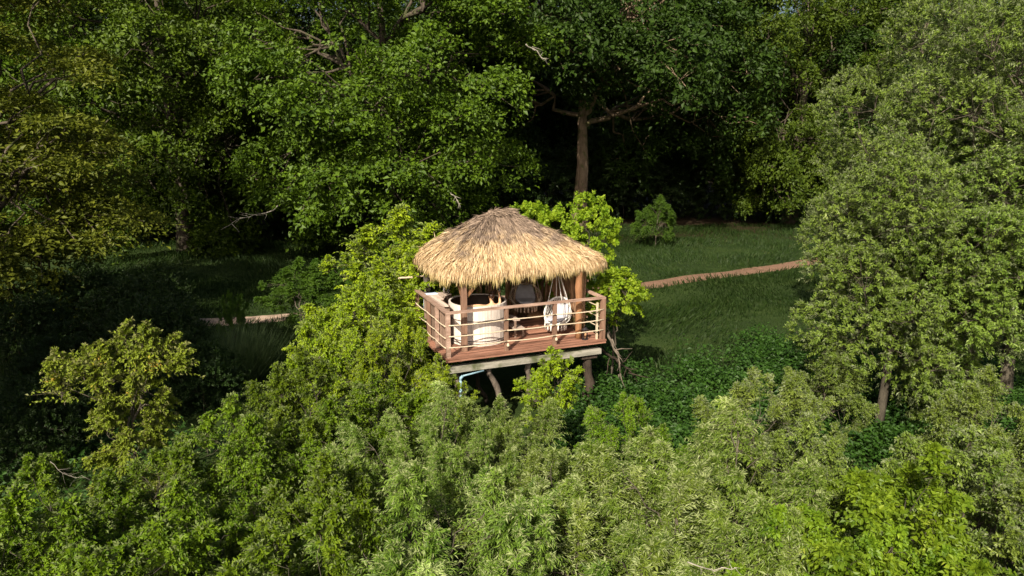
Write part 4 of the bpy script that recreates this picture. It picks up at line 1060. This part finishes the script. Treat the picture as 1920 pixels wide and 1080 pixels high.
    ax = nrm(outd * rng.uniform(0.05, 0.45, nf)[:, None] + np.array([0, 0, -1.0]) + rng.normal(0, 0.08, (nf, 3)))
    p[:, 2] -= rng.uniform(0, 0.06, nf)
    l = rng.uniform(0.12, 0.38, nf) * (1 + 0.35 * np.sin(a * 17) * np.sin(a * 41))
    V2_ = leaf_quads(p, ax, nrm(outd + rng.normal(0, 0.3, (nf, 3))), l, rng.uniform(0.014, 0.034, nf), 0.1)
    th = add_obj('thatch', leaf_mesh('thatch', np.concatenate([V1_, V2_]), M['thatch']), None, roof)
    th['kind'] = 'stuff'
    # ridge roll and rolled hips
    def straw_roll(P, r, name):
        P = np.asarray(P, float); k = 1500
        t = rng.uniform(0, 1, k); d = np.linspace(0, 1, len(P))
        c = np.stack([np.interp(t, d, P[:, i]) for i in range(3)], 1)
        tan = nrm(np.stack([np.interp(np.minimum(t + .02, 1), d, P[:, i]) for i in range(3)], 1) - np.stack([np.interp(np.maximum(t - .02, 0), d, P[:, i]) for i in range(3)], 1))
        th_ = rng.uniform(-0.3, np.pi + 0.3, k)
        sx = nrm(np.cross(tan, np.array([0, 0, 1.0]))); up = np.cross(sx, tan)
        o = sx * np.cos(th_)[:, None] + up * np.sin(th_)[:, None]
        b = c + o * r * rng.uniform(0.7, 1.05, (k, 1))
        V = leaf_quads(b, nrm(tan * rng.choice([0.9, 0.5], k)[:, None] + sx * (np.cos(th_) * 0.5)[:, None] + rng.normal(0, 0.2, (k, 3)) - np.array([0, 0, 0.2])), nrm(o + rng.normal(0, 0.2, (k, 3))), rng.uniform(0.14, 0.3, k), rng.uniform(0.012, 0.024, k), 0.1)
        core_ = MB().tube(P, r * 0.8, 8)
        o_ = core_.build(name, M['thatch'], roof, True)
        s_ = add_obj('straw', leaf_mesh('straw', V, M['thatch']), None, roof); s_['kind'] = 'stuff'
    straw_roll([(ru0 - 0.12, rv, RZ), (cu, rv, RZ + 0.02), (ru1 + 0.12, rv, RZ)], 0.10, 'ridge_roll')
    for cx, cy in ((-1, -1), (1, -1), (1, 1), (-1, 1)):
        a0 = math.atan2(cy * hv, cx * hu)
        ss = np.linspace(0.03, 0.93, 9)
        P = surf(np.full(9, a0), ss); P[:, 2] += 0.015
        straw_roll(P, 0.085, 'hip_roll')
build_hut()

# ------------------------------------------------------------------ things on the deck
def place(name, u, v, z, rz, label, cat, group=None):
    p = wl(u, v, z)
    return empty(name, p, YAW + rz, label, cat, group)

def build_tub():
    t = place('hot_tub', 1.32, 1.35, 0.0, 0.0, 'round pale wooden hot tub at the left front of the deck', 'hot tub')
    R, Hh, n = 0.768, 1.07, 32
    a = 2 * math.pi / n
    me = None
    for k in range(n):
        g = 0.0004
        m = MB(); V = []
        for z in (0.02, Hh):
            for rr in (R, R - 0.05):
                for s in (-1, 1):
                    th = s * (a / 2 - g / R / 2)
                    V.append((rr * math.cos(th), rr * math.sin(th), z))
        # corners: outer-,outer+,inner-,inner+ at the bottom then top
        m.raw(V, [(0, 1, 5, 4), (3, 2, 6, 7), (1, 3, 7, 5), (2, 0, 4, 6), (4, 5, 7, 6), (1, 0, 2, 3)])
        if k == 0:
            me = m.mesh('stave'); me.materials.append(M['stave'])
        o = add_obj('stave', me, None, t, (0, 0, 0), (0, 0, k * a))
    lin = MB().lathe([(R - 0.060, 1.05), (R - 0.060, 0.10), (0.001, 0.10)], sides=64)
    lin.build('inner_lining', M['stave_in'], t, True)
    MB().lathe([(R - 0.066, 0.72), (0.001, 0.721)], sides=64).build('water', M['water'], t, True)
    MB().lathe([(R - 0.068, 0.42), (R - 0.32, 0.42), (R - 0.32, 0.38), (R - 0.068, 0.38)], sides=40).build('inner_bench', M['stave_in'], t)
    for z in (0.09, 0.15, 0.68):
        c = MB(); ang = np.linspace(0, 2 * np.pi, 49)
        c.tube(np.c_[(R + 0.008) * np.cos(ang), (R + 0.008) * np.sin(ang), np.full(49, z)], 0.010, 6, False)
        c.build('hoop', M['hoop'], t, True)
build_tub()

def build_box():
    t = place('plank_box', 0, 0, 0, 0, 'wooden plank box with a pale lid between the left railing and the tub', 'box')
    foot = [(0.16, 0.92), (0.44, 0.98), (0.44, 1.60), (0.66, 2.02), (0.86, 2.14), (0.86, 2.44), (0.16, 2.44)]
    h = 1.08
    # side boards
    for i in range(len(foot)):
        a = Vector((*foot[i], 0)); b = Vector((*foot[(i + 1) % len(foot)], 0)); L = (b - a).length; k = max(1, round(L / 0.125))
        d = (b - a).normalized(); nx = Vector((-d.y, d.x, 0))
        for j in range(k):
            c = a + d * (L * (j + 0.5) / k) + nx * 0.012
            w = L / k - 0.008
            R = np.array([[d.x, nx.x, 0], [d.y, nx.y, 0], [0, 0, 1]])
            MB().box((c.x, c.y, h / 2 + 0.002), (w, 0.022, h - 0.004), R).build('plank', M['box'], t)
    # lid boards along v
    def span(u):
        if u < 0.44: return (0.90, 2.46)
        lo = 1.60 + (u - 0.44) / 0.22 * 0.42 if u < 0.66 else 2.02 + (u - 0.66) / 0.2 * 0.12
        return (lo, 2.46)
    u = 0.14
    while u < 0.86:
        lo, hi = span(u + 0.11)
        MB().box((u + 0.058, (lo + hi) / 2, h + 0.015), (0.112, hi - lo, 0.028)).build('lid_board', M['boxtop'], t)
        u += 0.12
    # folded towel on the rear end
    tw = place('towel', 0.34, 2.56, 0.0, 0, 'pale blue towel hung on the rear end of the plank box', 'towel')
    m = MB(); k = 10
    V = []
    for j in range(k):
        uu = -0.17 + 0.36 * j / (k - 1)
        for (vv, z) in ((-0.30, 1.115), (-0.10, 1.118), (-0.075, 1.09), (-0.06 + 0.012 * math.sin(j * 1.4), 0.80), (-0.055 + 0.012 * math.sin(j * 1.4 + .4), 0.62)):
            V.append((uu, vv, z))
    F = [(j * 5 + i, j * 5 + i + 1, (j + 1) * 5 + i + 1, (j + 1) * 5 + i) for j in range(k - 1) for i in range(4)]
    m.raw(V, F); o = m.build('cloth', M['towel'], tw, True)
    so = o.modifiers.new('thick', 'SOLIDIFY'); so.thickness = 0.012; so.offset = 1.0
    # two little bottles / tumblers on the lid
    b = place('bottle', 0.70, 2.30, h + 0.030, 0, 'small steel bottle on the rear corner of the plank box', 'bottle')
    MB().lathe([(0.001, 0), (0.036, 0), (0.038, 0.13), (0.016, 0.17), (0.016, 0.21), (0.001, 0.21)], sides=14).build('bottle_body', M['metal'], b, True)
    MB().lathe([(0.001, 0.211), (0.019, 0.211), (0.019, 0.24), (0.001, 0.24)], sides=12).build('cap', M['pot'], b)
    b = place('tumbler', 0.80, 2.22, h + 0.030, 0, 'clear tumbler beside the steel bottle on the plank box', 'glass')
    MB().lathe([(0.001, 0.001), (0.034, 0.001), (0.040, 0.11), (0.036, 0.11), (0.031, 0.01), (0.001, 0.01)], sides=16).build('tumbler_glass', M['glass'], b, True)
build_box()

def macrame_chair(name, u, v, ztop, face, zc, label, ring_mat, cord_mat, cush_mat, ring_r=0.42, tilt=38):
    """hanging ring chair: big tilted back ring, seat ring, knotted net, cushion, four cords to one hook, tassels"""
    t = place(name, u, v, zc, face, label, 'chair', 'hanging chairs on the deck')
    ang = np.linspace(0, 2 * np.pi, 33)
    # seat ring, horizontal, and back ring leaning behind it (chair faces local -y)
    sr = ring_r * 0.72
    S = np.c_[sr * np.cos(ang), sr * np.sin(ang), np.zeros(33)]
    MB().tube(S, 0.020, 6, False).build('seat_ring', ring_mat, t, True)
    c, s = math.cos(math.radians(tilt)), math.sin(math.radians(tilt))
    B = np.c_[ring_r * np.cos(ang), ring_r * np.sin(ang) * s + 0.06, ring_r * np.sin(ang) * c + ring_r * c * 0.92]
    MB().tube(B, 0.022, 8, False).build('back_ring', ring_mat, t, True)
    # net between the rings (rear bowl) as knotted cords
    m = MB(); k = 25
    a2 = np.linspace(0.0, np.pi, k)
    Bq = np.c_[ring_r * np.cos(a2), ring_r * np.sin(a2) * s + 0.06, ring_r * np.sin(a2) * c + ring_r * c * 0.92]
    Sq = np.c_[sr * np.cos(a2), sr * np.sin(a2), np.zeros(k)]
    def bowl(i, q):
        i = min(max(i, 0), k - 1)
        p = Bq[i] * (1 - q) + Sq[i] * q
        o = nrm(np.array([p[0], p[1], 0.0])) * 0.10 * math.sin(math.pi * q)
        return p + o
    for i in range(k):
        for d in (-3, 3):
            m.tube([bowl(i, 0), bowl(i + d * 0.34 if 0 else i + (1 if d > 0 else -1), 0.33), bowl(i + (2 if d > 0 else -2), 0.66), bowl(i + d, 1.0)], 0.0055, 4, False)
    m.build('net', cord_mat, t, True)
    # front net, from the seat ring up to the low front of the back ring
    m = MB(); a3 = np.linspace(np.pi, 2 * np.pi, k)
    for i in range(k):
        p = np.array([ring_r * math.cos(a3[i]), ring_r * math.sin(a3[i]) * s + 0.06, ring_r * math.sin(a3[i]) * c + ring_r * c * 0.92])
        for d in (-2, 2):
            j = min(max(i + d, 0), k - 1)
            q = np.array([sr * math.cos(a3[j]), sr * math.sin(a3[j]), 0.0])
            m.tube([p, (p + q) / 2 + np.array([0, -0.02, 0]), q], 0.0055, 4, False)
    m.build('front_net', cord_mat, t, True)
    MB().lathe([(0.001, -0.03), (sr * 0.6, -0.02), (sr - 0.01, 0.0), (sr - 0.01, 0.012), (0.001, -0.012)], sides=24).build('seat_net', cord_mat, t, True)
    # cushion: round pad bent up against the back
    m = MB(); nn = 14; rows = 9
    V = []; F = []
    for i in range(rows):
        q = i / (rows - 1)
        for j in range(nn + 1):
            x = (j / nn - 0.5) * 2
            wid = sr * 0.92 * math.sqrt(max(0.05, 1 - (2 * q - 1) ** 2 * 0.72))
            if q < 0.45:
                yy = -sr * 0.75 + q / 0.45 * sr * 1.25; zz = 0.07
            else:
                yy = sr * 0.5 + (q - 0.45) / 0.55 * 0.20; zz = 0.07 + (q - 0.45) / 0.55 * ring_r * 0.95
            puff = 0.05 * (1 - x * x) * (1 - (2 * q - 1) ** 4)
            V.append((x * wid, yy - (puff if q >= 0.45 else 0), zz + (puff if q < 0.55 else 0) + 0.04 * x * x))
    for i in range(rows - 1):
        for j in range(nn):
            F.append((i * (nn + 1) + j, i * (nn + 1) + j + 1, (i + 1) * (nn + 1) + j + 1, (i + 1) * (nn + 1) + j))
    m.raw(V, F); o = m.build('cushion', cush_mat, t, True)
    so = o.modifiers.new('thick', 'SOLIDIFY'); so.thickness = 0.07; so.offset = -0.2
    sb = o.modifiers.new('soft', 'SUBSURF'); sb.levels = 1; sb.render_levels = 1
    # cords to the hook
    hook = np.array([0, 0.0, ztop - zc])
    for aa in (0.35, 1.15, np.pi - 1.15, np.pi - 0.35, np.pi + 0.6, -0.6):
        p = np.array([ring_r * math.cos(aa), ring_r * math.sin(aa) * s + 0.06, ring_r * math.sin(aa) * c + ring_r * c * 0.92])
        MB().tube([p, p * 0.5 + hook * 0.5 + np.array([0, 0, 0.0]), hook], 0.011, 6).build('cord', cord_mat, t, True)
    # tassels round the seat ring
    tm = None
    for i in range(18):
        aa = 2 * np.pi * i / 18
        if tm is None:
            tm = MB().tube([(0, 0, 0), (0, 0, -0.05), (0, 0, -0.16)], [0.012, 0.022, 0.026], 6).mesh('tassel', True); tm.materials.append(cord_mat)
        add_obj('tassel', tm, None, t, (sr * math.cos(aa), sr * math.sin(aa), -0.01), (0, 0, aa))
    return t
macrame_chair('hanging_chair', 3.42, 0.95, 1.99, math.radians(-62), 0.34, 'white macrame hanging chair near the front railing', M['white_rope'], M['white_rope'], M['cushion_pale'], 0.40, 30)
macrame_chair('hanging_chair', 3.10, 2.25, 2.35, math.radians(-20), 0.58, 'beige ring hanging chair with a grey cushion against the pole wall', M['wicker'], M['wicker'], M['cushion'], 0.44, 52)

def build_small():
    st = place('wooden_step', 2.42, 1.35, 0.0, 0.0, 'small wooden step beside the tub', 'step')
    for z, w in ((0.24, 0.30), (0.48, 0.17)):
        MB().box((-0.02 - (0.30 - w) / 2, 0, z), (w, 0.56, 0.035)).build('tread', M['boxtop'], st)
    for y in (-0.25, 0.25):
        MB().box((0.10, y, 0.111), (0.05, 0.05, 0.222)).build('leg', M['box'], st)
        MB().box((-0.13, y, 0.231), (0.05, 0.05, 0.462)).build('leg', M['box'], st)
    pf = place('pouf', 3.62, 2.72, 0.001, 0, 'low tan pouf on the floor by the pole wall', 'pouf')
    MB().lathe([(0.001, 0), (0.20, 0.0), (0.245, 0.05), (0.25, 0.11), (0.21, 0.17), (0.10, 0.195), (0.001, 0.2)], sides=24).build('cover', M['pouf'], pf, True)
    MB().lathe([(0.001, 0.196), (0.018, 0.199), (0.018, 0.207), (0.001, 0.21)], sides=10).build('button', M['pouf'], pf, True)
    lp = place('lantern', 3.93, 0.22, 0.001, 0, 'dark lantern standing at the foot of the orange post', 'lantern')
    MB().lathe([(0.001, 0), (0.09, 0), (0.09, 0.03), (0.075, 0.035), (0.001, 0.035)], sides=16).build('base', M['pot'], lp)
    for k in range(4):
        aa = k * math.pi / 2 + 0.7
        MB().bar((0.07 * math.cos(aa), 0.07 * math.sin(aa), 0.036), (0.07 * math.cos(aa), 0.07 * math.sin(aa), 0.26), 0.014).build('upright', M['pot'], lp)
    MB().lathe([(0.001, 0.036), (0.035, 0.036), (0.035, 0.17), (0.001, 0.17)], sides=14).build('candle', M['pouf'], lp, True)
    MB().lathe([(0.09, 0.262), (0.095, 0.275), (0.04, 0.33), (0.015, 0.34), (0.001, 0.34)], sides=16).build('roof_cap', M['pot'], lp)
    ang = np.linspace(0, np.pi, 9)
    MB().tube(np.c_[0.03 * np.cos(ang), np.zeros(9), 0.34 + 0.05 * np.sin(ang)], 0.005, 6).build('handle', M['pot'], lp, True)
    wp = place('water_pipe', 0.28, 0.05, 0.0, 0, 'pale blue drain pipe hanging from the left end of the deck beam', 'pipe')
    g = hut_ground(.4, .2)
    MB().tube([(0.10, 0.0, g), (0.10, 0.0, -1.2), (0.10, 0.0, -0.60)], 0.034, 10).build('down_pipe', M['pipe'], wp, True)
    MB().tube([(0.10, 0.0, -0.60), (0.105, 0.0, -0.55), (0.16, 0.0, -0.50)], 0.038, 10).build('elbow', M['pipe'], wp, True)
    MB().tube([(0.16, 0.0, -0.50), (0.3, 0.0, -0.485), (0.72, 0.01, -0.44)], 0.022, 10).build('cross_pipe', M['pipe'], wp, True)
    # dead branches leaning against the right corner of the deck
    for k, (a, b, lab) in enumerate([((4.62, 0.35, 0.10), (5.05, 0.2, -1.05), 'forked brown branch leaning on the right end of the deck'), ((4.45, 0.4, -0.3), (5.2, 0.35, -1.3), 'dark branch sloping down from the right end of the beam')]):
        A = np.array(wl(*a)); Bq = np.array(wl(*b)); d = Bq - A
        mb = dead_branch(A, d, float(np.linalg.norm(d)), 80 + k, 0.045)
        tag(mb.build('dead_branch', M['dead_dark'] if k == 0 else M['stilt'], None, True), lab, 'branch', 'branches at the deck corner')
build_small()

# ------------------------------------------------------------------ the bather
def skin_body(name, verts, edges, radii, mat, parent, root=0, levels=2):
    me = bpy.data.meshes.new(name); me.from_pydata([Vector(v) for v in verts], edges, [])
    o = bpy.data.objects.new(name, me); COL.objects.link(o)
    md = o.modifiers.new('skin', 'SKIN'); md.use_smooth_shade = True
    for i, r in enumerate(radii):
        sv = me.skin_vertices[0].data[i]; sv.radius = r if isinstance(r, tuple) else (r, r); sv.use_root = (i == root)
    sb = o.modifiers.new('sub', 'SUBSURF'); sb.levels = levels; sb.render_levels = levels
    dg = bpy.context.evaluated_depsgraph_get()
    m2 = bpy.data.meshes.new_from_object(o.evaluated_get(dg))
    bpy.data.objects.remove(o, do_unlink=True)
    m2.polygons.foreach_set('use_smooth', [True] * len(m2.polygons))
    m2.materials.clear(); m2.materials.append(mat)
    return add_obj(name, m2, None, parent)

def build_person():
    # local: +y is the way she faces (away from the deck front), x to her right; z = 0 at the deck
    t = place('person', 1.50, 0.77, 0.0, math.radians(4), 'person with tied-up dark hair in the tub, bare back turned, arm on the rim', 'person')
    V = []; E = []; R = []
    def add(p, r, link=None):
        V.append(p); R.append(r)
        if link is not None: E.append((link, len(V) - 1))
        return len(V) - 1
    hip = add((0, 0.02, 0.52), (0.15, 0.105))
    waist = add((0, 0.0, 0.70), (0.115, 0.085), hip)
    chest = add((0, -0.005, 0.90), (0.135, 0.095), waist)
    sh = add((0, -0.005, 1.03), (0.11, 0.07), chest)
    nb = add((0, 0.005, 1.10), 0.050, sh)
    nt = add((0, 0.02, 1.16), 0.046, nb)
    hd0 = add((0, 0.035, 1.215), (0.062, 0.075), nt)
    hd1 = add((0, 0.035, 1.285), (0.070, 0.086), hd0)
    hd2 = add((0, 0.03, 1.345), (0.045, 0.055), hd1)
    # left arm out along the rim (x negative is her left, at the left in the photo)
    ls = add((-0.165, -0.005, 1.02), 0.052, sh)
    le = add((-0.385, -0.055, 1.085), 0.040, ls)
    lw = add((-0.62, -0.035, 1.10), 0.027, le)
    lh = add((-0.69, -0.03, 1.10), (0.036, 0.017), lw)
    # right arm raised, bent at the elbow
    rs = add((0.165, 0.0, 1.02), 0.052, sh)
    re = add((0.225, -0.02, 0.93 + 0.15), 0.040, rs)
    rw = add((0.235, 0.06, 1.27), 0.026, re)
    rh = add((0.225, 0.075, 1.335), (0.034, 0.020), rw)
    # legs under water
    for sx in (-1, 1):
        k1 = add((sx * 0.10, 0.05, 0.50), 0.085, hip)
        k2 = add((sx * 0.13, 0.42, 0.53), 0.060, k1)
        k3 = add((sx * 0.12, 0.50, 0.18), 0.042, k2)
        add((sx * 0.12, 0.62, 0.145), (0.04, 0.03), k3)
    body = skin_body('body', V, E, R, M['skin'], t)
    # fingers: short chains rooted in the palms
    def finger(name, pts, r):
        skin_body(name, pts, [(i, i + 1) for i in range(len(pts) - 1)], [r, r * 0.95, r * 0.85, r * 0.7][:len(pts)], M['skin'], t, levels=1)
    for k, (dy, l) in enumerate(((-0.026, 0.062), (-0.009, 0.074), (0.008, 0.070), (0.024, 0.055))):
        finger('finger', [(-0.70, -0.03 + dy, 1.102), (-0.735, -0.03 + dy * 1.1, 1.103), (-0.735 - l * 0.5, -0.03 + dy * 1.15, 1.096), (-0.735 - l, -0.03 + dy * 1.15, 1.083)], 0.0085)
    finger('thumb', [(-0.665, -0.005, 1.10), (-0.685, 0.03, 1.10), (-0.715, 0.048, 1.095)], 0.010)
    gx_, gy_ = 0.262, 0.125
    for k in range(4):
        z = 1.315 + k * 0.020
        finger('finger', [(0.232, 0.085, z), (0.224, 0.118, z), (0.232, 0.150, z), (0.258, 0.166, z - 0.002)], 0.0085)
    finger('thumb', [(0.238, 0.075, 1.325), (0.272, 0.082, 1.35), (0.300, 0.110, 1.362)], 0.010)
    # face (turned away): nose, lips, eyes, ears
    MB().lathe([(0.001, 0), (0.012, 0.004), (0.008, 0.03), (0.001, 0.036)], (0, 0.122, 1.245), 8).build('nose', M['skin'], t, True)
    for sx in (-1, 1):
        MB().lathe([(0.001, -0.008), (0.010, -0.004), (0.011, 0.003), (0.001, 0.008)], (sx * 0.030, 0.112, 1.285), 10).build('eye', M['white_rope'], t, True)
        MB().lathe([(0.001, -0.028), (0.009, -0.015), (0.011, 0.012), (0.001, 0.028)], (sx * 0.073, 0.03, 1.265), 8).build('ear', M['skin'], t, True)
    MB().box((0, 0.112, 1.222), (0.042, 0.014, 0.012)).build('mouth', M['pouf'], t)
    # hair: cap over the skull, bun at the crown of the head
    m = MB(); pr = []
    for i in range(9):
        q = i / 8 * 2.0
        pr.append((max(0.001, 0.082 * math.sin(q)), 0.092 * math.cos(q)))
    m.lathe(pr[::-1], (0, 0.012, 1.288), 18)
    hair = m.build('hair', M['hair'], t, True)
    m = MB(); pr = [(max(0.001, 0.052 * math.sin(q)), 0.046 * math.cos(q)) for q in np.linspace(np.pi, 0, 9)]
    m.lathe(pr, (0, -0.035, 1.395), 14).build('hair_bun', M['hair'], hair, True)
    m = MB(); m.tube([(-0.02, -0.03, 1.24), (0.0, -0.055, 1.20), (0.03, -0.06, 1.16)], [0.03, 0.025, 0.008], 8).build('loose_strand', M['hair'], hair, True)
    # swimsuit bottom and strap
    MB().lathe([(0.155, 0.48), (0.158, 0.54), (0.140, 0.60)], (0, 0.01, 0), 20).build('swimsuit', M['swim'], t, True)
    g = place('drinking_glass', 0, 0, 0, 0, 'clear glass held up in the bather\'s right hand', 'glass')
    g.location = t.matrix_basis @ Vector((gx_, gy_, 1.30)); g.rotation_euler = (0.0, 0.05, YAW)
    MB().lathe([(0.001, 0), (0.028, 0), (0.034, 0.125), (0.031, 0.125), (0.026, 0.006), (0.001, 0.006)], sides=18).build('tumbler_glass', M['glass'], g, True)
build_person()
